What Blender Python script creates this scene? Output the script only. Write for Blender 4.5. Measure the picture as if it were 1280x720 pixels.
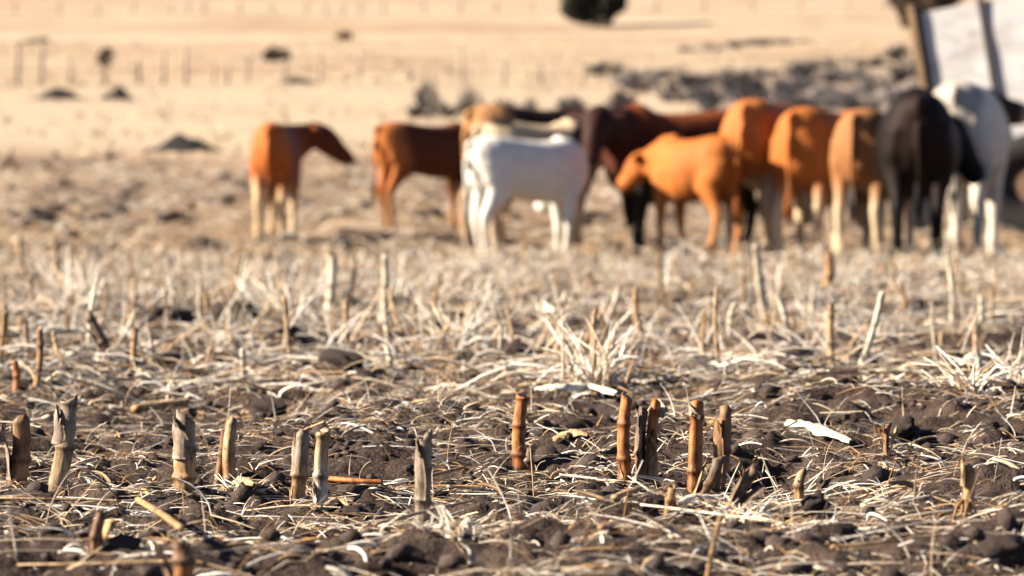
import bpy, math, random
import numpy as np
from mathutils import Vector, Matrix

random.seed(7)
RNG = np.random.default_rng(11)
R = math.radians
scene = bpy.context.scene
C = scene.collection
for o in list(bpy.data.objects):
    bpy.data.objects.remove(o)

# ------------------------------------------------------------------ camera
FPX = 4290.0                 # focal length in photograph pixels (1280 wide)
CAM_Z = 0.5
HOR = 243.0                  # photograph row that lies level with the lens
cam_d = bpy.data.cameras.new('camera')
cam = bpy.data.objects.new('camera', cam_d); C.objects.link(cam)
cam.location = (0, 0, CAM_Z)
cam.rotation_euler = (R(90) - math.atan((360 - HOR) / FPX), 0, 0)
cam_d.sensor_width = 36
cam_d.lens = 36 * FPX / 1280
cam_d.clip_start = 0.1
cam_d.clip_end = 6000
cam_d.dof.use_dof = True
cam_d.dof.focus_distance = 6.0
cam_d.dof.aperture_fstop = 5.8
scene.camera = cam

# ------------------------------------------------------------------ light
SUN_EL, SUN_BACK = 28, 6    # elevation; degrees towards the camera side of due left
sd = Vector((-math.cos(R(SUN_EL)) * math.cos(R(SUN_BACK)),
             -math.cos(R(SUN_EL)) * math.sin(R(SUN_BACK)), math.sin(R(SUN_EL))))
world = bpy.data.worlds.new('World'); scene.world = world
world.use_nodes = True
wn = world.node_tree
sky = wn.nodes.new('ShaderNodeTexSky'); sky.sky_type = 'NISHITA'; sky.sun_disc = False
sky.altitude = 1800; sky.air_density = .5; sky.dust_density = .3
sky.sun_elevation = R(SUN_EL); sky.sun_rotation = math.atan2(sd.x, sd.y)
wn.links.new(sky.outputs[0], wn.nodes['Background'].inputs[0])
wn.nodes['Background'].inputs[1].default_value = 0.05
sl = bpy.data.lights.new('sun', 'SUN'); sl.energy = 5.0; sl.angle = R(0.5); sl.color = (1, 0.87, 0.70)
so = bpy.data.objects.new('sun', sl); C.objects.link(so)
so.rotation_euler = sd.to_track_quat('Z', 'Y').to_euler(); so.location = (-8, -4, 12)
vs = scene.view_settings
vs.view_transform = 'Standard'; vs.look = 'None'; vs.gamma = 1; vs.use_curve_mapping = False
vs.exposure = 2.25

# ------------------------------------------------------------------ noise and terrain
def _hash(ix, iy, seed):
    ix = ix.astype(np.int64); iy = iy.astype(np.int64)
    h = (ix * 374761393 + iy * 668265263 + seed * 1442695041) & 0xFFFFFFFF
    h = ((h ^ (h >> 13)) * 1274126177) & 0xFFFFFFFF
    h = (h ^ (h >> 16)) & 0xFFFFFFFF
    return h / 4294967296.0

def noise(x, y, seed=0):
    x = np.asarray(x, float); y = np.asarray(y, float)
    ix = np.floor(x); iy = np.floor(y); fx = x - ix; fy = y - iy
    u = fx * fx * fx * (fx * (fx * 6 - 15) + 10); v = fy * fy * fy * (fy * (fy * 6 - 15) + 10)
    def g(a, b):
        t = _hash(ix + a, iy + b, seed) * 2 * math.pi
        return np.cos(t) * (fx - a) + np.sin(t) * (fy - b)
    n0 = g(0, 0) * (1 - u) + g(1, 0) * u
    n1 = g(0, 1) * (1 - u) + g(1, 1) * u
    return (n0 * (1 - v) + n1 * v) * 1.5

# side profile of the land: distance -> photograph row of bare level ground there
_prof = [(-400, None, 0), (-30, None, 0), (25, None, 0), (27.5, 320, 0), (30, 299, 0), (32.5, 283, 0), (40, 254, 0), (60, 212, 0),
         (80, 184, 0), (130, 112, 0), (200, 66, 0), (300, 15, 0), (400, -20, 0), (700, -70, 0), (1200, -120, 0), (2500, -165, 0)]
PD = np.array([p[0] for p in _prof], float)
PZ = np.array([0.0 if p[1] is None else CAM_Z + (HOR - p[1]) * p[0] / FPX for p in _prof])
_h = np.diff(PD); _s = np.diff(PZ) / _h
_m = np.zeros(len(PD))
for i in range(1, len(PD) - 1):
    if _s[i - 1] * _s[i] > 0:
        w1 = 2 * _h[i] + _h[i - 1]; w2 = _h[i] + 2 * _h[i - 1]
        _m[i] = (w1 + w2) / (w1 / _s[i - 1] + w2 / _s[i])
_m[-1] = _s[-1]

def prof(y):
    y = np.clip(np.asarray(y, float), PD[0], PD[-1])
    k = np.clip(np.searchsorted(PD, y, side='right') - 1, 0, len(PD) - 2)
    t = (y - PD[k]) / _h[k]
    t2 = t * t; t3 = t2 * t
    return ((2 * t3 - 3 * t2 + 1) * PZ[k] + (t3 - 2 * t2 + t) * _h[k] * _m[k]
            + (-2 * t3 + 3 * t2) * PZ[k + 1] + (t3 - t2) * _h[k] * _m[k + 1])

def sstep(a, b, x):
    t = np.clip((np.asarray(x, float) - a) / (b - a), 0, 1)
    return t * t * (3 - 2 * t)

def height(x, y):
    x = np.asarray(x, float); y = np.asarray(y, float)
    z = prof(y)
    fld = 1 - sstep(70, 84, y + 3 * noise(x * .1, y * .1, 50))
    near = 1 - sstep(14, 30, y)
    near2 = 1 - sstep(30, 60, y)
    z = z + fld * 0.045 * noise(x * .55, y * .75, 1) * sstep(2, 4, y + 0 * x)
    z = z + fld * 0.040 * noise(x * 1.9, y * 2.3, 2) * (0.35 + 0.65 * near2)
    rid = 1 - np.abs(noise(x * 5.1 + 3 * noise(x, y, 9), y * 5.6, 3))
    z = z + fld * near2 * 0.030 * (rid - 0.75)
    lump = noise(x * 11, y * 11, 4)
    z = z + fld * near * 0.018 * lump
    z = z + fld * near * 0.011 * np.abs(noise(x * 27, y * 27, 5))
    z = z + fld * near * 0.005 * noise(x * 61, y * 61, 6)
    # hoof pits
    pit = noise(x * 3.1 + 40, y * 3.1, 7)
    z = z - fld * near2 * 0.05 * sstep(0.38, 0.62, pit)
    pas = sstep(80, 140, y)
    z = z + pas * 0.35 * noise(x * .05, y * .05, 8) + pas * 0.08 * noise(x * .3, y * .3, 12)
    return z

def hz(x, y):
    return float(height(np.array([x]), np.array([y]))[0])

def ground_at(px, py):
    """world point where a photograph pixel meets the bare land"""
    lo, hi = 2.0, 1500.0
    if py > 331:
        d = CAM_Z * FPX / (py - HOR)
    else:
        for _ in range(60):
            mid = (lo * hi) ** .5
            row = HOR - (float(prof(mid)) - CAM_Z) * FPX / mid
            if row > py: lo = mid
            else: hi = mid
        d = lo
    return (px - 640) / FPX * d, d

def near_at(px, py):
    """the uneven soil surface met first along a line of sight"""
    d = np.geomspace(3.3, 40, 900); x = (px - 640) / FPX * d
    row = HOR + (CAM_Z - height(x, d)) * FPX / d
    k = int(np.argmax(row <= py))
    return float(x[k]), float(d[k])

# ------------------------------------------------------------------ materials
def mat(name, rough=0.8):
    m = bpy.data.materials.new(name); m.use_nodes = True
    nt = m.node_tree; b = nt.nodes['Principled BSDF']
    b.inputs['Roughness'].default_value = rough
    b.inputs['Specular IOR Level'].default_value = 0.25
    return m, nt, b

def node(nt, t, **kw):
    n = nt.nodes.new(t)
    for k, v in kw.items():
        if k in n.inputs: n.inputs[k].default_value = v
        else: setattr(n, k, v)
    return n

def ramp(nt, fac, stops):
    r = nt.nodes.new('ShaderNodeValToRGB')
    el = r.color_ramp.elements
    while len(el) < len(stops): el.new(0.5)
    for e, (p, c) in zip(el, stops):
        e.position = p; e.color = c if len(c) == 4 else (*c, 1)
    nt.links.new(fac, r.inputs[0])
    return r.outputs[0]

def mix(nt, fac, a, b, mode='MIX'):
    m = nt.nodes.new('ShaderNodeMix'); m.data_type = 'RGBA'; m.blend_type = mode
    for s, v in ((m.inputs[0], fac), (m.inputs[6], a), (m.inputs[7], b)):
        if isinstance(v, (int, float)): s.default_value = v
        elif isinstance(v, tuple): s.default_value = (*v, 1) if len(v) == 3 else v
        else: nt.links.new(v, s)
    return m.outputs[2]

def math_(nt, op, a, b=None, clamp=False):
    m = nt.nodes.new('ShaderNodeMath'); m.operation = op; m.use_clamp = clamp
    for s, v in ((m.inputs[0], a), (m.inputs[1], b)):
        if v is None: continue
        if isinstance(v, (int, float)): s.default_value = v
        else: nt.links.new(v, s)
    return m.outputs[0]

def tex_noise(nt, vec, scale, detail=4, rough=0.6, dist=0.0):
    n = node(nt, 'ShaderNodeTexNoise', Scale=scale, Detail=detail, Roughness=rough, Distortion=dist)
    nt.links.new(vec, n.inputs['Vector'])
    return n.outputs['Fac']

def mapping(nt, vec, scale):
    m = nt.nodes.new('ShaderNodeMapping'); m.inputs['Scale'].default_value = scale
    nt.links.new(vec, m.inputs['Vector'])
    return m.outputs[0]

def bump(nt, b, h, strength, dist):
    n = node(nt, 'ShaderNodeBump', Strength=strength, Distance=dist)
    nt.links.new(h, n.inputs['Height']); nt.links.new(n.outputs[0], b.inputs['Normal'])

def smooth01(nt, v, a, b_):
    n = node(nt, 'ShaderNodeMapRange', interpolation_type='SMOOTHSTEP')
    n.inputs['From Min'].default_value = a; n.inputs['From Max'].default_value = b_
    nt.links.new(v, n.inputs['Value'])
    return n.outputs['Result']

ALB = (.68, .68, .68)        # dry straw, soil and hide are darker than they look in full sun
def ground_material():
    m, nt, b = mat('field_and_pasture', 0.95)
    b.inputs['Specular IOR Level'].default_value = 0.1
    pos = nt.nodes.new('ShaderNodeNewGeometry').outputs['Position']
    sep = nt.nodes.new('ShaderNodeSeparateXYZ'); nt.links.new(pos, sep.inputs[0])
    X, Y = sep.outputs[0], sep.outputs[1]
    # bare soil, with grey dry crust
    soil = ramp(nt, tex_noise(nt, pos, 6, 6, .7), [(.3, (0.0289, 0.0187, 0.0153)), (.5, (0.0561, 0.0391, 0.0323)), (.72, (0.1148, 0.0833, 0.0646))])
    # fine chaff in the soil, thicker in broad patches and farther up the field
    patch = tex_noise(nt, mapping(nt, pos, (.9, .55, 1)), 1.0, 4, .6)
    chaff = tex_noise(nt, mapping(nt, pos, (1, 1.6, 1)), 42, 3, .7)
    far = smooth01(nt, Y, 7, 34)
    cover = math_(nt, 'ADD', math_(nt, 'MULTIPLY', patch, 0.55), math_(nt, 'MULTIPLY', far, 0.34))
    cm = smooth01(nt, math_(nt, 'ADD', cover, math_(nt, 'MULTIPLY', chaff, 0.55)), 0.58, 0.86)
    litter = ramp(nt, tex_noise(nt, pos, 60, 3, .7), [(.3, (0.1312, 0.082, 0.0492)), (.55, (0.2952, 0.205, 0.1271)), (.75, (0.4264, 0.328, 0.2214))])
    field = mix(nt, cm, soil, litter)
    # the upper stubble: trampled straw over soil in long bands
    band = tex_noise(nt, mapping(nt, pos, (.22, .11, 1)), 1.0, 5, .65)
    up = ramp(nt, band, [(.30, (0.1496, 0.1011, 0.07245)), (.45, (0.2893, 0.2023, 0.1393)), (.58, (0.399, 0.289, 0.195)), (.8, (0.4788, 0.3564, 0.2415))])
    field = mix(nt, smooth01(nt, Y, 24, 42), field, up)
    # dry pasture
    g1 = tex_noise(nt, mapping(nt, pos, (.03, .10, 1)), 1.0, 6, .65)
    g2 = tex_noise(nt, mapping(nt, pos, (.6, .9, 1)), 1.0, 4, .7)
    grass = ramp(nt, g2, [(.25, (0.3906, 0.3069, 0.2139)), (.5, (0.465, 0.3674, 0.2604)), (.75, (0.5115, 0.4092, 0.2976))])
    tint = ramp(nt, g1, [(.40, (.70, .60, .54)), (.56, (1, 1, 1))])
    grass = mix(nt, math_(nt, 'MULTIPLY', smooth01(nt, Y, 118, 150), 0.85), grass, mix(nt, 1.0, grass, tint, 'MULTIPLY'))
    ed = math_(nt, 'ADD', Y, math_(nt, 'MULTIPLY', tex_noise(nt, mapping(nt, pos, (.12, .12, 1)), 1, 4, .6), 24))
    col = mix(nt, smooth01(nt, ed, 82, 97), field, grass)
    # grey stony gully on the slope
    gx = math_(nt, 'MULTIPLY', math_(nt, 'MULTIPLY', smooth01(nt, X, 2, 9), 1.0), math_(nt, 'SUBTRACT', 1.0, smooth01(nt, X, 22, 34)))
    gy = math_(nt, 'MULTIPLY', smooth01(nt, Y, 100, 112), math_(nt, 'SUBTRACT', 1.0, smooth01(nt, Y, 150, 176)))
    gn = tex_noise(nt, mapping(nt, pos, (.16, .09, 1)), 1.0, 5, .65)
    gm = smooth01(nt, math_(nt, 'MULTIPLY', math_(nt, 'MULTIPLY', gx, gy), math_(nt, 'ADD', gn, 0.35)), 0.38, 0.72)
    stony = ramp(nt, tex_noise(nt, pos, .8, 5, .7), [(.35, (0.104, 0.084, 0.08)), (.6, (0.216, 0.168, 0.148)), (.8, (0.32, 0.256, 0.208))])
    col = mix(nt, math_(nt, 'MULTIPLY', gm, 0.85), col, stony)
    nt.links.new(mix(nt, 1.0, col, ALB, 'MULTIPLY'), b.inputs['Base Color'])
    h = math_(nt, 'ADD', tex_noise(nt, pos, 90, 4, .7), math_(nt, 'MULTIPLY', tex_noise(nt, pos, 14, 5, .7), 2.0))
    bump(nt, b, h, 0.9, 0.012)
    return m

def attr_material(name, rough, nscale, amount, bscale=None, bdist=.001, attr='tone', stretch=(1, 1, 1), alb=.68, blotch=False):
    m, nt, b = mat(name, rough)
    a = node(nt, 'ShaderNodeAttribute', attribute_name=attr)
    co = nt.nodes.new('ShaderNodeTexCoord').outputs['Object']
    v = mapping(nt, co, stretch)
    f = tex_noise(nt, v, nscale, 4, .65)
    c = mix(nt, 1.0, a.outputs['Color'], ramp(nt, f, [(.25, (1 - amount,) * 3), (.75, (1 + amount * .6,) * 3)]), 'MULTIPLY')
    if blotch:                     # grey-brown weather stains
        w = tex_noise(nt, mapping(nt, co, (1, 1, .45)), 55, 5, .7)
        c = mix(nt, 1.0, c, ramp(nt, w, [(.36, (.30, .25, .21)), (.50, (.86, .82, .78)), (.62, (1.1, 1.1, 1.1))]), 'MULTIPLY')
    nt.links.new(mix(nt, 1.0, c, (alb,) * 3, 'MULTIPLY'), b.inputs['Base Color'])
    if bscale:
        bump(nt, b, tex_noise(nt, v, bscale, 3, .6), .6, bdist)
    return m

def flat_material(name, col, rough=.8, nscale=8, amount=.35, bscale=None, bdist=.004, metallic=0):
    m, nt, b = mat(name, rough)
    b.inputs['Metallic'].default_value = metallic
    co = nt.nodes.new('ShaderNodeTexCoord').outputs['Object']
    f = tex_noise(nt, co, nscale, 5, .65)
    c = ramp(nt, f, [(.25, tuple(x * (1 - amount) for x in col)), (.75, tuple(min(1, x * (1 + amount)) for x in col))])
    nt.links.new(mix(nt, 1.0, c, ALB, 'MULTIPLY'), b.inputs['Base Color'])
    if bscale: bump(nt, b, tex_noise(nt, co, bscale, 4, .6), .7, bdist)
    return m

M = {}
M['ground'] = ground_material()
M['straw'] = attr_material('dry_straw', .62, 140, .35, alb=.84)
M['stalk'] = attr_material('dry_maize_stalk', .6, 90, .58, 240, .0015, stretch=(1, 1, .16), blotch=True)
M['clod'] = flat_material('soil_clod', (.052, .036, .030), .95, 30, .5, 60, .01)
M['coat'] = attr_material('cattle_coat', .62, 9, .22, 60, .006, attr='coat')
M['coat'].node_tree.nodes['Principled BSDF'].inputs['Specular IOR Level'].default_value = .08
M['hoof'] = flat_material('hoof_horn', (.05, .04, .032), .5, 20, .3)
M['eye'] = flat_material('eye', (.012, .008, .006), .12, 5, .1)
M['horn'] = flat_material('cow_horn', (.33, .27, .19), .45, 12, .35)
M['post'] = flat_material('weathered_post', (.36, .275, .20), .85, 5, .4)
M['wire'] = flat_material('fence_wire', (.22, .20, .18), .5, 5, .2, metallic=.6)
M['mound'] = flat_material('dark_heap', (.012, .011, .013), .95, 3, .5, 12, .05)
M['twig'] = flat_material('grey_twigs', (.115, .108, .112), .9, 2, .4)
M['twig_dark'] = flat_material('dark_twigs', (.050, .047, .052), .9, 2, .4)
M['leaf_dark'] = flat_material('evergreen_leaf', (.022, .024, .014), .7, 1.2, .5)
M['leaf_brown'] = flat_material('brown_leaf', (.085, .055, .034), .8, 1.2, .5)
M['bark'] = flat_material('bark', (.06, .045, .035), .9, 6, .4, 20, .02)
M['grass'] = attr_material('dry_grass', .8, 3, .25)
M['rock'] = flat_material('grey_rock', (.17, .145, .135), .9, 4, .45, 12, .03)
M['tyre'] = flat_material('tyre_rubber', (.012, .012, .012), .8, 20, .3)
M['rim'] = flat_material('rusty_rim', (.16, .10, .065), .7, 14, .5)
M['steel'] = flat_material('dark_steel', (.045, .036, .032), .6, 9, .4)
M['plank'] = flat_material('trailer_timber', (.23, .15, .085), .85, 6, .4)

def sheet_material():
    m, nt, b = mat('white_painted_sheet', .45)
    co = nt.nodes.new('ShaderNodeTexCoord').outputs['Object']
    f = tex_noise(nt, mapping(nt, co, (3, 3, 8)), 1.0, 5, .7)
    c = ramp(nt, f, [(.25, (.27, .245, .23)), (.48, (.50, .485, .48)), (.8, (.58, .57, .57))])
    f2 = tex_noise(nt, mapping(nt, co, (1.2, 1.2, 14)), 1.0, 3, .6)
    c = mix(nt, math_(nt, 'MULTIPLY', smooth01(nt, f2, .58, .72), .45), c, (.33, .25, .19))
    nt.links.new(mix(nt, 1.0, c, ALB, 'MULTIPLY'), b.inputs['Base Color'])
    bump(nt, b, tex_noise(nt, co, 3, 3, .5), .5, .02)
    return m
M['sheet'] = sheet_material()

# ------------------------------------------------------------------ object helpers
def tag(o, label=None, cat=None, group=None, kind=None):
    if label: o['label'] = label
    if cat: o['category'] = cat
    if group: o['group'] = group
    if kind: o['kind'] = kind
    return o

def empty(name, loc=(0, 0, 0), rz=0):
    o = bpy.data.objects.new(name, None); C.objects.link(o)
    o.location = loc; o.rotation_euler = (0, 0, rz); o.empty_display_size = .1
    return o

def link(name, me, material, parent=None, smooth=True):
    if material and not me.materials: me.materials.append(material)
    o = bpy.data.objects.new(name, me); C.objects.link(o)
    if parent: o.parent = parent
    if smooth: me.polygons.foreach_set('use_smooth', np.ones(len(me.polygons), bool))
    return o

def mesh_np(name, verts, quads=None, tris=None, cols=None, attr='tone'):
    """one mesh from numpy arrays"""
    me = bpy.data.meshes.new(name)
    nq = 0 if quads is None else len(quads); nt_ = 0 if tris is None else len(tris)
    loops = []; sizes = []
    if nq: loops.append(np.asarray(quads).ravel()); sizes.append(np.full(nq, 4))
    if nt_: loops.append(np.asarray(tris).ravel()); sizes.append(np.full(nt_, 3))
    loops = np.concatenate(loops).astype(np.int32); sizes = np.concatenate(sizes)
    me.vertices.add(len(verts)); me.vertices.foreach_set('co', np.asarray(verts, np.float32).ravel())
    me.loops.add(len(loops)); me.loops.foreach_set('vertex_index', loops)
    me.polygons.add(len(sizes))
    st = np.concatenate([[0], np.cumsum(sizes)[:-1]]).astype(np.int32)
    me.polygons.foreach_set('loop_start', st)
    me.update(calc_edges=True)
    if cols is not None:
        a = me.attributes.new(attr, 'FLOAT_COLOR', 'POINT')
        c4 = np.ones((len(verts), 4), np.float32); c4[:, :3] = cols
        a.data.foreach_set('color', c4.ravel())
    me.validate()
    return me

class MB:
    def __init__(s): s.v = []; s.f = []; s.c = []
    def add(s, vs, fs, col=None):
        n = len(s.v); s.v += [tuple(p) for p in vs]; s.f += [tuple(i + n for i in f) for f in fs]
        if col is not None:
            s.c += (col if isinstance(col, list) else [col] * len(vs))
    def box(s, c, d, rot=None):
        vs = [Vector((x * d[0] / 2, y * d[1] / 2, z * d[2] / 2)) for x in (-1, 1) for y in (-1, 1) for z in (-1, 1)]
        if rot: vs = [rot @ p for p in vs]
        s.add([p + Vector(c) for p in vs], [(0, 1, 3, 2), (4, 6, 7, 5), (0, 4, 5, 1), (2, 3, 7, 6), (0, 2, 6, 4), (1, 5, 7, 3)])
    def tube(s, pts, rad, n=8, ref=(0, 0, 1), col=None, squash=None):
        """closed tube along pts; rad = list of r or (side, up)"""
        pts = [Vector(p) for p in pts]; ref = Vector(ref); vs = []; fs = []
        for i, p in enumerate(pts):
            t = (pts[min(i + 1, len(pts) - 1)] - pts[max(i - 1, 0)]).normalized()
            r0 = ref if abs(t.dot(ref)) < .97 else Vector((1, .2, 0)).normalized()
            a = t.cross(r0).normalized(); b = a.cross(t)
            ra, rb = rad[i] if isinstance(rad[i], (tuple, list)) else (rad[i], rad[i])
            for k in range(n):
                q = 2 * math.pi * k / n
                vs.append(p + a * (math.cos(q) * ra) + b * (math.sin(q) * rb))
        L = len(pts)
        for i in range(L - 1):
            for k in range(n):
                fs.append((i * n + k, i * n + (k + 1) % n, (i + 1) * n + (k + 1) % n, (i + 1) * n + k))
        fs.append(tuple(reversed(range(n)))); fs.append(tuple(range((L - 1) * n, L * n)))
        s.add(vs, fs, col)
    def mesh(s, name, attr='tone'):
        me = bpy.data.meshes.new(name); me.from_pydata(s.v, [], s.f); me.update()
        if s.c:
            a = me.attributes.new(attr, 'FLOAT_COLOR', 'POINT')
            a.data.foreach_set('color', [x for c in s.c for x in (*c, 1)])
        return me
    def build(s, name, material, parent=None, smooth=True, attr='tone'):
        return link(name, s.mesh(name, attr), material, parent, smooth)

# ------------------------------------------------------------------ ground: one sheet to the horizon
def build_ground():
    ys = [-400, -200, -100, -50, -25, -12, -6, -3, 0, 1, 1.8, 2.4, 2.9]
    y = 3.2; st = .0085
    while y < 2500:
        ys.append(y)
        if y < 4.2: step = .02
        elif y < 7.5: step = .0095
        else: step = .0095 * (y / 7.5) ** (1.75 if y < 60 else 1.35)
        y += step if y < 60 else max(step, y * .011)
    ys.append(2500.0)
    ys = np.array(ys)
    # columns: dense in the middle, spreading outward
    u = np.linspace(-1, 1, 431)
    core = u * 1.0
    outer = np.array([1.06, 1.15, 1.3, 1.5, 1.8, 2.3, 3, 4.2, 6, 9, 14, 22, 36])
    us = np.concatenate([-outer[::-1], core, outer])
    wid = np.maximum(1.45, .215 * np.abs(ys)) + .35
    X = us[None, :] * wid[:, None]
    Y = np.repeat(ys[:, None], len(us), 1)
    Z = height(X.ravel(), Y.ravel()).reshape(X.shape)
    V = np.stack([X, Y, Z], -1).reshape(-1, 3)
    ny, nx = X.shape
    i = np.arange(ny - 1)[:, None] * nx + np.arange(nx - 1)[None, :]
    Q = np.stack([i, i + 1, i + nx + 1, i + nx], -1).reshape(-1, 4)
    o = link('ground', mesh_np('ground', V, Q), M['ground'])
    tag(o, kind='structure')
    print('ground', ny, nx)
build_ground()

# ------------------------------------------------------------------ loose straw, chaff and crumbs (uncountable)
PALE = np.array([(.68, .60, .49), (.60, .49, .36), (.50, .37, .24), (.42, .27, .14), (.76, .71, .64), (.30, .19, .10), (.155, .105, .07), (.46, .25, .085)])

def straws(n, x, y, L, w, flat, e0, de, K, lift, probs, bright=1.0, bend=.5):
    """n bent three-sided straws resting on, or rising from, the ground"""
    ph = RNG.uniform(0, 2 * math.pi, n)
    ph = np.where(RNG.random(n) < .55, RNG.normal(0, .45, n) + np.where(RNG.random(n) < .5, 0, math.pi), ph)
    kap = RNG.normal(0, bend, n)
    s = np.linspace(0, 1, K + 1)
    P = np.zeros((n, K + 1, 3)); P[:, 0, 0] = x; P[:, 0, 1] = y
    T = np.zeros((n, K + 1, 3))
    for k in range(K + 1):
        e = e0 + de * s[k]; a = ph + kap * (s[k] - .5)
        T[:, k] = np.stack([np.cos(e) * np.cos(a), np.cos(e) * np.sin(a), np.sin(e)], -1)
        if k: P[:, k] = P[:, k - 1] + T[:, k] * (L / K)[:, None]
    H = height(P[..., 0].ravel(), P[..., 1].ravel()).reshape(n, K + 1)
    lin = H[:, :1] * (1 - s) + H[:, -1:] * s
    rise = P[..., 2]
    z = np.where((e0 < .25)[:, None], lin + .3 * np.maximum(0, H - lin) + rise, H[:, :1] + rise)
    P[..., 2] = np.where((e0 < .25)[:, None], z, np.maximum(z, H - .01)) + lift[:, None] * (.25 + np.sin(s * math.pi))
    P[..., 2] = np.where((e0 >= .25)[:, None] & (s[None] == 0), H - .012, P[..., 2])
    T = np.gradient(P, axis=1); T /= np.linalg.norm(T, axis=2, keepdims=True) + 1e-9
    tw = RNG.uniform(0, math.pi, n)[:, None] + RNG.normal(0, 1.0, n)[:, None] * s
    up = np.array([0, 0, 1.0]); A = np.cross(T, up); la = np.linalg.norm(A, axis=2, keepdims=True)
    A = np.where(la > .05, A / (la + 1e-9), np.array([1.0, 0, 0])); B = np.cross(A, T)
    tw = np.where((flat < .3)[:, None], tw * .5, tw)
    A2 = A * np.cos(tw)[..., None] + B * np.sin(tw)[..., None]; B2 = -A * np.sin(tw)[..., None] + B * np.cos(tw)[..., None]
    tap = (1 - .55 * s ** 2)[None, :] * w[:, None] * (.75 + .5 * RNG.random((n, 1)))
    V = np.zeros((n, K + 1, 3, 3))
    for j, (ca, cb) in enumerate(((-.5, 0), (.5, 0), (0, 1))):
        V[:, :, j] = P + A2 * (ca * tap)[..., None] + B2 * (cb * tap * flat[:, None])[..., None]
    base = (np.arange(n) * (K + 1) * 3)[:, None, None]
    k = (np.arange(K) * 3)[None, :, None]; j = np.arange(3)[None, None, :]; j2 = (j + 1) % 3
    Q = np.stack([base + k + j, base + k + j2, base + k + 3 + j2, base + k + 3 + j], -1).reshape(-1, 4)
    ci = RNG.choice(len(PALE), n, p=probs)
    col = PALE[ci] * (RNG.uniform(.7, 1.12, n) * bright)[:, None]
    col = np.repeat(col[:, None, :], (K + 1) * 3, 1).reshape(-1, 3)
    return V.reshape(-1, 3), Q, np.clip(col, 0, .85)

def scatter_xy(n, y0, y1, margin=.215, power=2.0, clump=None, thr=0.0):
    """points spread evenly over the wedge of land from y0 to y1, thicker in clumps"""
    xs = []; ys = []; tot = 0
    while tot < n:
        m = n * 2
        y = (RNG.random(m) * (y1 ** power - y0 ** power) + y0 ** power) ** (1 / power)
        x = RNG.uniform(-1, 1, m) * (margin * y + .25)
        if clump:
            c = noise(x * clump, y * clump, 21) + .5 * noise(x * clump * 3, y * clump * 3, 22)
            keep = RNG.random(m) < np.clip(.42 + 1.15 * (c - thr), .06, 1)
            x = x[keep]; y = y[keep]
        xs.append(x); ys.append(y); tot += len(x)
    return np.concatenate(xs)[:n], np.concatenate(ys)[:n]

def join(parts):
    V = []; Q = []; Cc = []; o = 0
    for v, q, c in parts:
        V.append(v); Q.append(q + o); Cc.append(c); o += len(v)
    return np.concatenate(V), np.concatenate(Q), np.concatenate(Cc)

def prob(*p):
    p = np.array(p, float); return p / p.sum()
U = RNG.uniform
def build_straw():
    parts = []
    # fine chaff close by
    n = 34000; x, y = scatter_xy(n, 4.0, 10.5, power=1.6, clump=1.7, thr=-.12)
    parts.append(straws(n, x, y, RNG.lognormal(-3.45, .55, n).clip(.010, .11), U(.0009, .0026, n), U(.35, .8, n), U(-.05, .22, n), U(-.2, .15, n), 3,
                        U(.0005, .005, n), prob(4, 4, 4, 3, 4, 3, 2.5, 1), bend=.25))
    # longer straws and fibres close by
    n = 2600; x, y = scatter_xy(n, 4.0, 11, power=1.6, clump=1.5)
    parts.append(straws(n, x, y, U(.05, .20, n), U(.0013, .0034, n), U(.4, .8, n), U(-.04, .16, n), U(-.2, .1, n), 5,
                        U(.001, .006, n), prob(5, 5, 3, 2, 6, 2, 1, 1), bend=.3))
    # torn leaf shreds, flat
    n = 1500; x, y = scatter_xy(n, 4.0, 11, power=1.6, clump=1.4)
    parts.append(straws(n, x, y, U(.02, .08, n), U(.004, .010, n), U(.08, .2, n), U(-.05, .5, n), U(-.5, .2, n), 5,
                        U(.001, .006, n), prob(5, 4, 3, 2, 6, 3, 1.5, .6), bend=.5))
    # upright wisps
    n = 900; x, y = scatter_xy(n, 4.2, 11, power=1.6, clump=1.6)
    parts.append(straws(n, x, y, U(.03, .10, n), U(.0014, .0032, n), U(.4, .8, n), U(.35, 1.5, n), U(-1.0, .2, n), 4,
                        U(0, .004, n), prob(4, 4, 4, 3, 4, 2, 1, 1), bend=.6))
    # middle field: thick tangled mat
    n = 17000; x, y = scatter_xy(n, 8.5, 24, power=2.1, clump=.9, thr=-.02)
    parts.append(straws(n, x, y, U(.07, .30, n), U(.003, .009, n), U(.25, .7, n), U(-.04, .3, n), U(-.3, .12, n), 3,
                        U(.004, .03, n), prob(5, 4.5, 3.5, 2, 4.5, 2.2, 1.4, .3), .84, bend=.4))
    n = 5200; x, y = scatter_xy(n, 9.5, 25, power=2.0, clump=.8, thr=-.15)
    parts.append(straws(n, x, y, U(.06, .22, n), U(.0035, .009, n), U(.3, .7, n), U(.4, 1.5, n), U(-.9, .2, n), 3,
                        U(0, .01, n), prob(5, 4, 2.5, 1.5, 5.5, 1.4, .6, .2), .88, bend=.5))
    # around and behind the herd
    n = 11000; x, y = scatter_xy(n, 23, 62, power=1.4, clump=.35, thr=-.1)
    parts.append(straws(n, x, y, U(.12, .5, n), U(.008, .022, n), U(.25, .6, n), U(-.04, .5, n), U(-.5, .1, n), 2,
                        U(.004, .03, n), prob(4, 4, 4, 3, 3, 2.5, 1.5, .2), .78))
    V, Q, Cc = join(parts)
    o = link('loose_straw', mesh_np('loose_straw', V, Q, cols=Cc), M['straw'])
    tag(o, 'tangled pale straw and torn leaf litter strewn over the soil', 'straw', kind='stuff')
    print('straw quads', len(Q))
build_straw()

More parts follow.
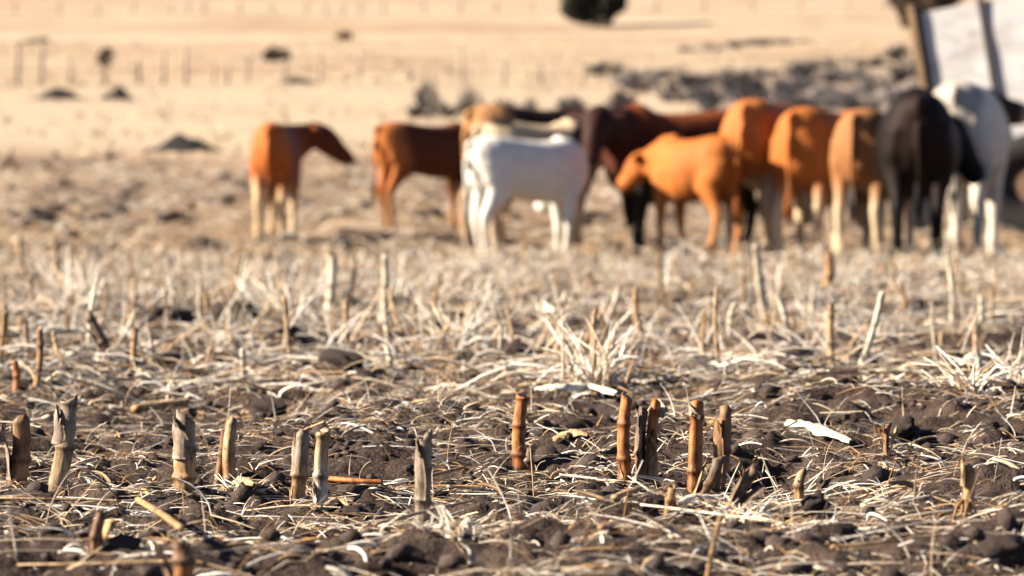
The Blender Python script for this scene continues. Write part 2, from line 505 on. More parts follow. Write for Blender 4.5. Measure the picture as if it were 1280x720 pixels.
ICO = None
def ico(sub):
    import bmesh
    bm = bmesh.new(); bmesh.ops.create_icosphere(bm, subdivisions=sub, radius=1)
    v = np.array([p.co[:] for p in bm.verts]); f = np.array([[q.index for q in p.verts] for p in bm.faces]); bm.free()
    return v, f

def lump_mesh(name, sub, seed, amp=.35, fr=1.4, squash=(1, 1, .7)):
    v, f = ico(sub)
    n = noise(v[:, 0] * fr + seed * 7.1, v[:, 1] * fr + v[:, 2] * 1.7 * fr, 30 + seed)
    n2 = noise(v[:, 0] * fr * 3 + v[:, 2] * 2, v[:, 1] * fr * 3 + seed, 60 + seed)
    n3 = noise(v[:, 0] * fr * 8 + v[:, 2] * 5, v[:, 1] * fr * 8 + seed, 90 + seed)
    v = v * (1 + amp * n + amp * .7 * n2 + amp * .35 * n3)[:, None] * np.array(squash)
    return mesh_np(name, v, tris=f)

def build_crumbs():
    v, f = ico(1)
    parts = []; tr = []
    for (n, y0, y1, s0, s1, pw, cl) in ((3400, 4.0, 11, .004, .022, 1.6, 1.9), (1900, 9, 26, .012, .05, 1.6, .9), (900, 25, 75, .03, .13, 1.4, .3)):
        x, y = scatter_xy(n, y0, y1, power=pw, clump=cl, thr=.1)
        s = s0 + (s1 - s0) * RNG.random(n) ** 2.6
        j = 1 + .38 * RNG.normal(0, 1, (n, len(v))).clip(-1, 1)
        sc = np.stack([U(.8, 1.4, n), U(.8, 1.4, n), U(.55, .9, n)], -1)
        P = v[None] * j[..., None] * sc[:, None, :] * s[:, None, None]
        P[..., 0] += x[:, None]; P[..., 1] += y[:, None]; P[..., 2] += (height(x, y) + s * .2)[:, None]
        o = sum(len(p) for p in parts)
        parts.append(P.reshape(-1, 3))
        tr.append((f[None] + (np.arange(n) * len(v))[:, None, None]).reshape(-1, 3) + o)
    ob = link('soil_crumbs', mesh_np('soil_crumbs', np.concatenate(parts), tris=np.concatenate(tr)), M['clod'], smooth=False)
    tag(ob, 'small dark soil crumbs lying between the straw', 'soil', kind='stuff')
build_crumbs()

def build_grass():
    n = 9000; parts = []
    y = (RNG.random(n) * (230 ** 1.2 - 72 ** 1.2) + 72 ** 1.2) ** (1 / 1.2); x = U(-1, 1, n) * (.2 * y)
    keep = noise(x * .12, y * .12, 33) + .4 * noise(x * .5, y * .5, 34) > -.12
    x = x[keep]; y = y[keep]; n = len(x)
    h = U(.06, .20, n) * (1 - .4 * sstep(85, 130, y) * (1 - sstep(128, 136, y)))
    a = U(0, 6.28, n); w = U(.05, .16, n); z = height(x, y)
    dx = np.cos(a) * w; dy = np.sin(a) * w; lx = RNG.normal(0, .12, n); ly = RNG.normal(0, .12, n)
    V = np.stack([np.stack([x - dx, y - dy, z - .03], -1), np.stack([x + dx, y + dy, z - .03], -1),
                  np.stack([x + lx - dy * .5, y + ly + dx * .5, z + h], -1), np.stack([x - dy, y + dx, z - .03], -1)], 1)
    i = np.arange(n)[:, None] * 4
    T = np.concatenate([i + np.array([0, 1, 2]), i + np.array([1, 3, 2]), i + np.array([3, 0, 2])])
    c = np.array([(0.378, 0.279, 0.171), (0.45, 0.342, 0.216), (0.306, 0.216, 0.135)])[RNG.integers(0, 3, n)]
    o = link('dry_grass', mesh_np('dry_grass', V.reshape(-1, 3), tris=T, cols=np.repeat(c, 4, 0)), M['grass'], smooth=False)
    tag(o, 'bleached dry grass covering the slope behind the herd', 'grass', kind='stuff')
build_grass()

# ------------------------------------------------------------------ cattle
def loft_x(mb, secs, n=20):
    """body sections across the length: (x, top, bottom, half width)"""
    vs = []; fs = []
    for (x, top, bot, hw) in secs:
        zc = (top + bot) / 2; hh = (top - bot) / 2
        for k in range(n):
            q = 2 * math.pi * k / n; c, s = math.cos(q), math.sin(q)
            e = .82
            yy = math.copysign(abs(c) ** e, c) * hw * (1 - .10 * max(0, s) - .05 * max(0, -s))
            vs.append((x, yy, zc + math.copysign(abs(s) ** (e if s > 0 else 1), s) * hh))
    L = len(secs)
    for i in range(L - 1):
        for k in range(n):
            fs.append((i * n + k, (i + 1) * n + k, (i + 1) * n + (k + 1) % n, i * n + (k + 1) % n))
    fs.append(tuple(range(n))); fs.append(tuple(reversed(range((L - 1) * n, L * n))))
    mb.add(vs, fs)

def make_cow(label, px, py, d, head_deg, H, coat, group='cattle standing on the stubble', neck=25, nyaw=0, hpitch=-35, hyaw=0,
             calf=False, belly=0., steps=(0, 0, 0, 0), horns=False, hump=0., x=None, tailside=0.0, length=1.0, ears=1.0, slim=1.0):
    if x is None: x = (px - 640) / FPX * d
    ry = R(head_deg)
    base = hz(x, d)
    root = empty('calf' if calf else 'cow', (x, d, base), ry)
    tag(root, label, 'calf' if calf else 'cow', group)
    mb = MB()
    lg = .07 if calf else 0.0          # calves carry a shallower body on longer legs
    t = (.86 if calf else 1.0) * slim           # slimmer
    Lx = length * (.90 if calf else 1.0)
    S = [(-.640, .90, .70, .050), (-.610, .95, .60, .115), (-.54, .985, .52, .170), (-.42, 1.005, .47, .215), (-.27, .995, .45, .222),
         (-.10, .975, .415 - belly, .232 + belly * .8), (.08, .965, .395 - belly, .238 + belly), (.24, .975, .39 - belly * .4, .222),
         (.36, 1.0 + hump, .395, .188), (.46, .985 + hump * .8, .42, .160), (.54, .92, .46, .125), (.60, .84, .54, .070)]
    loft_x(mb, [(a * Lx, b, c + lg, w * t) for a, b, c, w in S])
    # neck and head
    nl = .40 * (.92 if calf else 1)
    p0 = Vector((.40 * Lx, 0, .78 + lg * .3))
    ne, ny = R(neck), R(nyaw)
    nd = Vector((math.cos(ne) * math.cos(ny), math.cos(ne) * math.sin(ny), math.sin(ne)))
    p1 = p0 + nd * nl * .55 + Vector((0, 0, .015)); p2 = p0 + nd * (nl + .06)
    mb.tube([p0 - Vector((.1, 0, .02)), p0 + nd * .08, p1, p2, p2 + nd * .06],
            [(.14 * t, .24), (.125 * t, .215), (.092 * t, .155), (.08 * t, .115), (.06, .07)], 14)
    if not calf:                       # dewlap
        mb.tube([p0 + Vector((.02, 0, -.24)), p0 + nd * .12 + Vector((0, 0, -.24)), p1 + Vector((0, 0, -.155)), p2 + Vector((.01, 0, -.09))],
                [(.03, .07), (.028, .075), (.025, .05), (.02, .025)], 8)
    he, hy = R(hpitch), ny + R(hyaw)
    hd = Vector((math.cos(he) * math.cos(hy), math.cos(he) * math.sin(hy), math.sin(he)))
    hs = 1.06 if calf else 1.0
    hl = (.36 if calf else .43)
    side = hd.cross(Vector((0, 0, 1))).normalized(); upv = side.cross(hd)
    q0 = p2 + Vector((0, 0, .03))
    hp = lambda s, u=0: q0 + hd * (s * hl) + upv * u
    mb.tube([hp(-.18, -.01), hp(0, .0), hp(.18, 0), hp(.40, -.005), hp(.68, -.015), hp(.88, -.015), hp(1.0, -.018)],
            [(.06, .065), (.088 * hs, .10), (.098 * hs, .122), (.086 * hs, .116), (.066, .086), (.070, .076), (.046, .05)], 14, ref=(0, 0, 1))
    for sgn in (-1, 1):                # ears, held out sideways
        e0 = hp(.02, .035) + side * (sgn * .055)
        ed = (side * sgn * 1.0 - hd * .25 - Vector((0, 0, .18))).normalized()
        mb.tube([e0, e0 + ed * .06 * ears, e0 + ed * .12 * ears, e0 + ed * .175 * ears], [(.024, .032), (.024, .056), (.022, .054), (.013, .018)], 8, ref=hd)
    # legs
    hooves = []; rot = Matrix.Rotation(ry, 4, 'Z')
    wid = .115 * t
    def leg(front, sgn, step):
        fx = (.37 if front else -.47) * Lx + step
        y0 = sgn * wid
        w = rot @ Vector((fx * H, y0 * H, 0))
        gz = (hz(x + w.x, d + w.y) - base) / H - .004
        if front:
            mid = .37 * Lx
            pts = [(mid + .01, y0 * .95, .70), (mid - .01, y0 * 1.05, .55), (mid + step * .35, y0 * 1.02, .44 + lg * .5), (mid + step * .62 + .006, y0, .29 + lg * .3), (mid + step * .8, y0, .19), (fx - .006, y0, .085 + gz), (fx + .010, y0, .045 + gz), (fx + .016, y0, gz + .012)]
            rr = [(.085 * t, .13), (.075 * t, .105), (.055, .066), (.043, .045), (.031, .033), (.037, .038), (.036, .040), (.042, .046)]
        else:
            hx = -.44 * Lx
            pts = [(hx + .01, y0 * .9, .80), (hx + .03, y0 * 1.05, .64), (hx + .035 + step * .2, y0 * 1.1, .52 + lg * .5), (hx - .035 + step * .4, y0 * 1.03, .41 + lg * .4), (hx - .085 + step * .65, y0, .325 + lg * .3),
                   (hx - .072 + step * .82, y0, .20), (fx - .012, y0, .09 + gz), (fx + .006, y0, .045 + gz), (fx + .014, y0, gz + .012)]
            rr = [(.10 * t, .17), (.105 * t, .155), (.085 * t, .12), (.05, .068), (.040, .052), (.033, .036), (.038, .040), (.037, .041), (.043, .047)]
        mb.tube(pts, rr, 10, ref=(1, 0, 0))
        hooves.append((fx + .016, y0, gz))
    for k, (fr, sg) in enumerate(((True, 1), (True, -1), (False, 1), (False, -1))):
        leg(fr, sg, steps[k])
    # tail
    tb = Vector((-.60 * Lx, 0, .955)); ts = tailside
    tl = [tb, tb + Vector((-.055, ts * .1, -.03)), tb + Vector((-.075, ts * .3, -.16)), tb + Vector((-.072, ts * .7, -.34)), tb + Vector((-.062, ts, -.50))]
    mb.tube(tl, [.032, .030, .022, .018, .017], 8)
    if not calf and belly > .02:       # udder
        mb.tube([(-.30 * Lx, 0, .46), (-.28 * Lx, 0, .40), (-.27 * Lx, 0, .355)], [.09, .09, .05], 10, ref=(1, 0, 0))
    mb.v = [tuple(c * H for c in p) for p in mb.v]
    tmp = link('tmp', mb.mesh('tmp'), None)
    m1 = tmp.modifiers.new('r', 'REMESH'); m1.mode = 'VOXEL'; m1.voxel_size = .0165 * H
    m2 = tmp.modifiers.new('s', 'SMOOTH'); m2.iterations = 5; m2.factor = .5
    dg = bpy.context.evaluated_depsgraph_get(); dg.update()
    me = bpy.data.meshes.new_from_object(tmp.evaluated_get(dg)); me.name = 'body'
    bpy.data.objects.remove(tmp)
    nv = len(me.vertices); co = np.zeros(nv * 3, np.float32); me.vertices.foreach_get('co', co)
    co = co.reshape(-1, 3) / H
    X, Yv, Z = co[:, 0], co[:, 1], co[:, 2]
    sd_ = int(abs(px)) % 97
    col = np.tile(np.array(coat['base'], np.float32), (nv, 1))
    def blend(mask, c): col[:] = col * (1 - mask[:, None]) + np.array(c, np.float32) * mask[:, None]
    nn = noise(X * 3 + sd_, Z * 3 + Yv * 2, 70) * .12
    if 'back' in coat: blend(sstep(.80, .95, Z + nn) * (X < .45 * Lx), coat['back'])
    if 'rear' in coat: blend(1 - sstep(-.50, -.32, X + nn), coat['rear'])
    if 'belly' in coat: blend((1 - sstep(.44, .56, Z + nn)) * sstep(.30, .38, Z), coat['belly'])
    if 'legs' in coat: blend(1 - sstep(coat.get('leg_z', .26), coat.get('leg_z', .26) + .2, Z + nn), coat['legs'])
    if 'patch' in coat:
        pn = noise(X * 2.1 + sd_ * .37, Z * 2.3 + Yv * 1.2 + sd_, 71)
        blend(sstep(.08, .16, pn) * (Z > .42) * (X < .42), coat['patch'])
    hm = ((co - np.array(hp(.25)))**2).sum(1) ** .5
    if 'head' in coat: blend(1 - sstep(.24, .32, hm), coat['head'])
    mz = ((co - np.array(hp(1.0)))**2).sum(1) ** .5
    blend((1 - sstep(.05, .085, mz)), coat.get('muzzle', (.05, .03, .025)))
    a = me.attributes.new('coat', 'FLOAT_COLOR', 'POINT')
    c4 = np.ones((nv, 4), np.float32); c4[:, :3] = col; a.data.foreach_set('color', c4.ravel())
    me.materials.clear()
    link('body', me, M['coat'], root)
    # hooves: two claws each in one mesh
    for hx_, hy_, gz in hooves:
        b = MB()
        for sg in (-1, 1):
            b.tube([((hx_ - .012) * H, (hy_ + sg * .021) * H, (gz + .042) * H), ((hx_ + .004) * H, (hy_ + sg * .022) * H, (gz + .014) * H), ((hx_ + .018) * H, (hy_ + sg * .020) * H, (gz + .003) * H)],
                   [(.024 * H, .034 * H), (.026 * H, .044 * H), (.025 * H, .042 * H)], 8, ref=(1, 0, 0))
        b.build('hoof', M['hoof'], root)
    for sg in (-1, 1):
        b = MB(); c = (hp(.27, .035) + side * (sg * .074 * hs)) * H
        b.tube([c - hd * .02 * H, c - hd * .01 * H, c + hd * .01 * H, c + hd * .02 * H], [.004 * H, .017 * H, .017 * H, .004 * H], 8)
        b.build('eye', M['eye'], root)
        if horns:
            b = MB(); c = hp(-.05, .06) + side * (sg * .05)
            pts = [c, c + side * sg * .10 + Vector((0, 0, .03)), c + side * sg * .17 + Vector((0, 0, .11)) + hd * .03, c + side * sg * .18 + Vector((0, 0, .20)) + hd * .06]
            b.tube([p * H for p in pts], [.026 * H, .022 * H, .015 * H, .004 * H], 8)
            b.build('horn', M['horn'], root)
    b = MB(); e = tl[-1]; tc = coat.get('tuft', tuple(c * .6 for c in coat['base']))
    for k in range(26):
        a_ = random.uniform(0, 6.28); r = random.uniform(.0, .028)
        L_ = random.uniform(.12, .22)
        o_ = Vector((math.cos(a_) * r, math.sin(a_) * r, 0))
        b.tube([(e + o_ * .3 + Vector((0, 0, .03))) * H, (e + o_ - Vector((0, 0, L_ * .5))) * H, (e + o_ * .5 - Vector((0, 0, L_))) * H], [.006 * H, .009 * H, .002 * H], 4, col=tc)
    b.build('tail_tuft', M['coat'], root, attr='coat')
    return root

RED = (.36, .115, .028); ORANGE = (.40, .14, .036); CREAM = (.60, .46, .30); DARK = (.050, .020, .011); BLACK = (.016, .012, .010)
BROWN = (.17, .052, .018); WHITE = (.78, .74, .66); PALELEG = (.58, .42, .25)
# px, py are the feet in the photograph; the distance fixes the size
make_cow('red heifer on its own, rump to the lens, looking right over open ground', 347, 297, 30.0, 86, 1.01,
         dict(base=(.21, .056, .015), rear=(.40, .115, .026), legs=PALELEG, leg_z=.32, head=(.16, .045, .015)), neck=16, nyaw=-30, hpitch=-36, hyaw=-45, steps=(.02, -.05, -.04, .05), length=.92, slim=.84)  # darker base paints shade on the flank, bright rear the sunlit rump
make_cow('small red calf with a shade-painted dark flank between the lone heifer and the white calf', 536, 284, 32.3, 40, .99,
         dict(base=(.10, .028, .010), rear=(.40, .13, .034), legs=(.36, .19, .09), leg_z=.16), calf=True, neck=-20, hpitch=-55, steps=(.02, -.04, .03, -.05), length=1.08)  # flank shade and sunlit rump are put into the coat colours
make_cow('dark brown cow with a tan rump behind the white calf', 668, 300, 29.2, 38, 1.19,
         dict(base=(.030, .014, .009), rear=(.42, .21, .085), legs=(.36, .22, .12), leg_z=.34), neck=-8, hpitch=-40, steps=(.03, -.04, -.08, .05), length=.92, belly=.01)
make_cow('cream cow with a black saddle hidden behind the white calf', 670, 312, 27.4, 36, 1.12,
         dict(base=CREAM, patch=(.02, .016, .014), legs=(.58, .44, .29)), neck=12, hpitch=-30, steps=(.02, -.05, .03, -.03), length=.80, hump=.03)
make_cow('white calf standing broadside in front of the dark cattle', 662, 326, 25.7, 38, .93,
         dict(base=WHITE, legs=(.66, .58, .47), leg_z=.12, muzzle=(.30, .2, .17)), calf=True, neck=-20, nyaw=62, hpitch=-50, hyaw=30, steps=(.03, -.05, .06, -.04), length=1.06)
make_cow('big dark red-brown cow facing left behind the orange calf', 852, 312, 27.6, 210, 1.19,
         dict(base=(.060, .016, .008), back=(.19, .050, .016), head=(.034, .014, .010), legs=BLACK, leg_z=.42, belly=BLACK), neck=14, nyaw=28, hpitch=-42, hyaw=18,  # base darkened to paint the shade on the flank
         steps=(.05, -.04, .03, -.05), horns=False, belly=.03, hump=.04, length=.98)
make_cow('small orange calf facing left beside the rump of a red cow', 866, 327, 25.9, 136, .90,
         dict(base=(.40, .128, .030), legs=(.44, .19, .07), leg_z=.24), calf=True, neck=-4, nyaw=-22, hpitch=-42, hyaw=34, steps=(.03, -.05, .05, -.06), length=.76, belly=.035)
make_cow('red cow seen from behind with pale hind legs beside the orange calf', 962, 319, 26.6, 71, 1.21,
         dict(base=(.12, .036, .013), rear=(.40, .135, .036), legs=(.60, .44, .28), leg_z=.36), neck=-28, hpitch=-60, steps=(.02, -.04, -.05, .05), tailside=.02)  # coat carries painted light: sunlit orange rear, shaded dark flank
make_cow('broad orange cow with cream legs, its round rump turned to the lens', 1038, 323, 26.2, 60, 1.20,
         dict(base=(.39, .125, .030), legs=(.62, .48, .31), leg_z=.32), neck=-25, nyaw=20, hpitch=-55, steps=(.02, -.05, -.06, .07), belly=.03, length=.92)
make_cow('tan and grey cow squeezed between the orange cow and the black bull', 1100, 322, 25.8, 66, 1.12,
         dict(base=(.17, .14, .12), rear=(.30, .13, .05), back=(.42, .18, .06), legs=(.60, .46, .30), leg_z=.30), neck=-30, hpitch=-60, steps=(.03, -.03, -.05, .05), length=.9)
make_cow('black bull with a rusty hip standing against the pale cow', 1146, 329, 25.2, 84, 1.26,
         dict(base=(.007, .005, .0045), rear=(.015, .007, .005), legs=(.007, .005, .0045), head=(.007, .005, .0045)), neck=2, nyaw=-20, hpitch=-50, hyaw=-42,
         steps=(.03, -.04, -.04, .05), hump=.05, length=.80, belly=.02)
make_cow('cream cow with a dark brown head in front of the white trailer', 1209, 308, 28.0, 74, 1.40,
         dict(base=(.68, .60, .50), legs=(.68, .60, .50), head=(.055, .028, .018), patch=(.40, .35, .30)), neck=12, nyaw=18, hpitch=-8, hyaw=-78,
         steps=(.04, -.05, -.06, .06), length=.80)

# ------------------------------------------------------------------ tipped farm trailer
def trailer():
    d = 31.2; yaw = R(-17); roll = R(-9.5)
    x0 = (1184 - 640) / FPX * d
    root = empty('farm_trailer', (x0, d, hz(x0 + .8, d)), yaw)
    tag(root, 'white sheet-sided farm trailer with dark ribs, tipped down at its tail', 'trailer')
    tilt = Matrix.Rotation(roll, 3, 'Y')
    piv = Vector((1.25, 0, .47))
    def T(p): return tilt @ (Vector(p) - piv) + piv
    def bx(name, c, s, m, par=root, bev=False):
        b = MB(); b.box(T(c), s, tilt); return b.build(name, m, par, smooth=False)
    L, W, B, Ht = 3.3, 1.7, .90, 1.36
    ribs = [0.0, .58, 1.08, 1.62, 2.16, 2.72, 3.3]
    for yy in (0, W):
        pass
    AX = .80
    frame = bx('chassis', (L / 2, W / 2, B - .09), (L + .04, W - .10, .12), M['steel'])
    bx('deck', (L / 2, W / 2, B + .012), (L - .02, W - .02, .05), M['plank'])
    # side sheets, slightly dented
    def sheet(xa, xb, yy, zs):
        nx, nz = 10, 14; vs = []; fs = []
        sgn = -1 if yy == 0 else 1
        for i in range(nx + 1):
            for k in range(nz + 1):
                X = xa + (xb - xa) * i / nx; Z = B + .04 + (Ht - .06) * k / nz
                w = .012 * float(noise(np.array([X * 3.1]), np.array([Z * 3.3 + yy]), 44)[0])
                vs.append(T((X, yy + sgn * .004 + w, Z)))
        n1 = len(vs)
        for i in range(nx + 1):
            for k in range(nz + 1):
                X = xa + (xb - xa) * i / nx; Z = B + .04 + (Ht - .06) * k / nz
                w = .012 * float(noise(np.array([X * 3.1]), np.array([Z * 3.3 + yy]), 44)[0])
                vs.append(T((X, yy + sgn * .004 + w + .006, Z)))
        for i in range(nx):
            for k in range(nz):
                a = i * (nz + 1) + k
                fs.append((a, a + nz + 1, a + nz + 2, a + 1)); fs.append((n1 + a, n1 + a + 1, n1 + a + nz + 2, n1 + a + nz + 1))
        b = MB(); b.add(vs, fs); b.build('side_sheet', M['sheet'], root)
    for yy in (0, W):
        for a, c in zip(ribs[:-1], ribs[1:]): sheet(a + .026, c - .026, yy, 0)
        for i, r in enumerate(ribs):
            o = -.012 if yy == 0 else .012
            bx('rib', (r, yy + o, B + Ht / 2), (.05, .05, Ht + .06), M['steel'])
    for yy in (0, W):
        bx('bottom_rail', (L / 2, yy, B - .005), (L + .1, .08, .07), M['steel'])
    bx('corner_post', (-.052, -.03, B + Ht / 2 + .02), (.06, .09, Ht + .10), M['plank'])
    for xx in (-.012, L + .012):
        for k in range(5):
            bx('end_board', (xx, W / 2, B + .16 + k * .255), (.026, W - .12, .235), M['plank'])
    b = MB(); b.tube([(AX, -.2, .45), (AX, W + .2, .45)], [.05, .05], 10); b.build('axle', M['steel'], root)
    for yy in (-.155, W + .155):
        w = MB(); n = 32; vs = []; fs = []
        prof_ = [(.16, -.07), (.34, -.105), (.42, -.095), (.445, -.06), (.45, 0), (.445, .06), (.42, .095), (.34, .105), (.16, .07)]
        for i in range(n):
            a = 2 * math.pi * i / n
            for (r, t) in prof_:
                rr = r + (.012 if (r > .43 and i % 2) else 0)
                vs.append((AX + math.cos(a) * rr, yy + t, .45 + math.sin(a) * rr))
        m_ = len(prof_)
        for i in range(n):
            for k in range(m_):
                fs.append((i * m_ + k, i * m_ + (k + 1) % m_, ((i + 1) % n) * m_ + (k + 1) % m_, ((i + 1) % n) * m_ + k))
        w.add(vs, fs); wheel = w.build('wheel', M['tyre'], root)
        h = MB(); s = -1 if yy < 0 else 1
        h.tube([(AX, yy - .06, .45), (AX, yy + .06, .45)], [.158, .158], 24, ref=(0, 0, 1))
        h.tube([(AX, yy - .10, .45), (AX, yy + .10, .45)], [.075, .075], 14, ref=(0, 0, 1))
        h.build('rim', M['rim'], wheel, smooth=False)
    b = MB()
    for yy in (W / 2 - .4, W / 2 + .4):
        b.tube([T((L, yy, B - .08)), T((L + 1.1, W / 2, B - .10))], [.04, .04], 8)
    b.tube([T((L + 1.08, W / 2, B - .10)), T((L + 1.35, W / 2, B - .10))], [.05, .04], 8)
    b.build('drawbar', M['steel'], root)
    for yy in (W / 2 - .45, W / 2 + .45):
        b = MB()
        zt = T((.12, yy, B - .12))
        b.tube([zt, Vector((zt.x + .02, zt.y, -.06))], [.04, .04], 8)
        b.build('rear_prop', M['steel'], root)
    # rear of the load bed shade: spare tyre leaning under the chassis, tail to the herd
trailer()

# ------------------------------------------------------------------ fences
def fence(name_label, posts, wires=3, cross=None):
    x0, y0, h0 = posts[0][:3]
    root = empty('wire_fence', (x0, y0, hz(x0, y0)))
    tag(root, name_label, 'fence', 'old fence lines on the slope')
    base = Vector(root.location); tops = []
    for (x, y, h, r) in posts:
        z = hz(x, y); b = MB()
        lx, ly = random.gauss(0, .04), random.gauss(0, .03)
        p = Vector((x, y, z)) - base
        b.tube([p - Vector((0, 0, .25)), p + Vector((lx * .5, ly * .5, h * .5)), p + Vector((lx, ly, h))], [r, r * .95, r * .85], 8)
        b.build('post', M['post'], root)
        tops.append((p, lx, ly, h))
    for w in range(wires):
        b = MB(); pts = []
        for (p, lx, ly, h) in tops:
            f = .35 + .28 * w
            zt = 1.15 * f
            pts.append(p + Vector((lx * f, ly * f - .07, min(zt, h * .95))))
        b.tube(pts, [.006] * len(pts), 4); b.build('wire', M['wire'], root)
    if cross:
        i, j = cross
        a, c = tops[i], tops[j]
        b = MB(); b.tube([a[0] + Vector((-.25, 0, a[3] - .06)), c[0] + Vector((.3, 0, c[3] - .04))], [.10, .10], 8)
        b.build('crossbar', M['post'], root)

def pp(px, py, hpx, r=.07):
    x, d = ground_at(px, py); return (x, d, hpx * d / FPX, r)
fence('lower wire fence with a crossbarred gateway and leaning wooden posts', [pp(-60, 110, 45), pp(-18, 110, 42), pp(22, 109, 58, .10), pp(52, 109, 58, .10), pp(88, 108, 38), pp(132, 108, 36, .09), pp(175, 108, 32), pp(205, 108, 40, .09),
      pp(232, 110, 48, .09), pp(268, 109, 26), pp(285, 109, 24), pp(310, 108, 34, .08), pp(356, 108, 28), pp(400, 107, 38), pp(450, 106, 34), pp(514, 105, 30),
      pp(578, 104, 46, .08), pp(630, 108, 30, .09), pp(676, 108, 30, .09), pp(730, 107, 30), pp(790, 104, 30), pp(850, 104, 30), pp(910, 102, 30), pp(980, 102, 30), pp(1050, 100, 30), pp(1130, 100, 30)], cross=(2, 3))
fence('upper wire fence of short posts crossing the top of the slope', [pp(x_, 17 - x_ * .002, random.uniform(14, 24), .11) for x_ in
      (-40, 20, 75, 124, 168, 215, 236, 256, 300, 340, 384, 408, 430, 452, 480, 530, 575, 620, 665, 820, 880, 940, 1000, 1060, 1105)])

# ------------------------------------------------------------------ heaps, rocks, scrub and trees on the slope
def mound_mesh(k):
    n, m = 40, 16
    A, T = np.meshgrid(np.linspace(0, 2 * np.pi, n, endpoint=False), np.linspace(0, 1, m), indexing='ij')
    x = np.cos(A) * T; y = np.sin(A) * T
    nz = noise(x * 2.2 + k * 5, y * 2.2, 80 + k) * .3 + noise(x * 6 + k, y * 6, 83) * .14
    z = np.exp(-(T * 1.75) ** 2) * (1 + nz) + .05 * noise(x * 12, y * 12, 84) - .06 * T
    V = np.stack([x, y, z], -1).reshape(-1, 3)
    i = np.arange(n)[:, None] * m + np.arange(m - 1)[None]; j = (np.arange(n)[:, None] + 1) % n * m + np.arange(m - 1)[None]
    return mesh_np('mound%d' % k, V, np.stack([i, i + 1, j + 1, j], -1).reshape(-1, 4))
LOWM = [mound_mesh(k) for k in range(3)]
MOUNDS = [lump_mesh('heap%d' % i, 4, i, .42, 1.5, (1, .8, .55)) for i in range(3)]
def heap(label, px, py, wpx, hpx, k, m='mound', name='earth_heap', cat='heap', group='dark heaps on the slope'):
    x, d = ground_at(px, py); w = wpx * d / FPX; h = hpx * d / FPX
    me = (LOWM if m == 'mound' else MOUNDS)[k % 3].copy(); me.materials.clear()
    o = link(name, me, M[m])
    o.location = (x, d + w * .2, hz(x, d)); o.scale = (w / 2 * (1.25 if m == 'mound' else 1), w / 2.2, h * (1.15 if m == 'mound' else 1.75)); o.rotation_euler = (0, 0, 0)
    tag(o, label, cat, group)
    return o
heap('low black earth heap at the edge of the stubble left of the heifer', 228, 190, 92, 18, 0)
heap('wide dark heap below the crossbarred gateway', 72, 125, 70, 13, 1)
heap('short dark heap below the post with the shrub', 146, 125, 46, 14, 2)
heap('thin dark heap in the pasture above the lone heifer', 372, 109, 54, 7, 0)

def branch_tree(mb, p, dirv, L, r, depth, spread=.6, n=3):
    q = p + dirv * L
    m_ = p + dirv * (L * .5) + Vector((random.gauss(0, .06), random.gauss(0, .06), 0)) * L
    mb.tube([p, m_, q], [r, r * .8, r * .6], 5 if depth > 1 else 3)
    if depth == 0: return
    for i in range(n):
        nd = (dirv + Vector((random.gauss(0, spread), random.gauss(0, spread), random.gauss(.1, spread * .6)))).normalized()
        branch_tree(mb, p.lerp(q, random.uniform(.35, 1)), nd, L * random.uniform(.55, .8), r * .55, depth - 1, spread, n)

def scrub_meshes(k):
    b = MB(); random.seed(100 + k)
    for i in range(9):
        a = random.uniform(0, 6.28); e = random.uniform(.35, 1.45)
        dv = Vector((math.cos(a) * math.cos(e) * .9, math.sin(a) * math.cos(e) * .9, math.sin(e)))
        branch_tree(b, Vector((math.cos(a) * .2 * random.random(), math.sin(a) * .2 * random.random(), -.05)), dv, random.uniform(.34, .55), .06, 3, .6, 4)
    me = b.mesh('scrub%d' % k)
    v = np.zeros(len(me.vertices) * 3, np.float32); me.vertices.foreach_get('co', v); v = v.reshape(-1, 3)
    v[:, 0] /= np.abs(v[:, 0]).max() ; v[:, 1] /= np.abs(v[:, 1]).max(); v[:, 2] /= v[:, 2].max()
    me.vertices.foreach_set('co', v.ravel()); me.update()
    return me
SCRUB = [scrub_meshes(k) for k in range(4)]
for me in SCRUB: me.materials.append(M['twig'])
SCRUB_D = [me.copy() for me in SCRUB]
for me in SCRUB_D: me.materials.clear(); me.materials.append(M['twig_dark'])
def scrub(label, px, py, wpx, hpx, k, dark=False, group='scrub in the gully', rz=0.0):
    x, d = ground_at(px, py); w = wpx * d / FPX; h = hpx * d / FPX
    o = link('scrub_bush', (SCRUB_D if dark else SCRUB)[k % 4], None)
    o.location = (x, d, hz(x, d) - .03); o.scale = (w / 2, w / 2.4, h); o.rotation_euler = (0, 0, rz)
    tag(o, label, 'bush', group)
random.seed(5)
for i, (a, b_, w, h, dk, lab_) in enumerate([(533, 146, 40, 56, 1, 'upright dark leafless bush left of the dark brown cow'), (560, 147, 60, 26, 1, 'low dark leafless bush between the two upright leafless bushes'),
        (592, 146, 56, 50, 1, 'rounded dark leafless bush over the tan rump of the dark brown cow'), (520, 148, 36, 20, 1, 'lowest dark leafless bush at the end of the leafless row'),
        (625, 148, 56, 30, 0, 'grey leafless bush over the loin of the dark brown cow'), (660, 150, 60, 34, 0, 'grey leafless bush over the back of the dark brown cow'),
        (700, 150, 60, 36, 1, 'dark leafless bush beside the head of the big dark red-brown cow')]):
    scrub(lab_, a, b_, w, h, i, bool(dk), 'leafless bushes behind the white calf', rz=i)
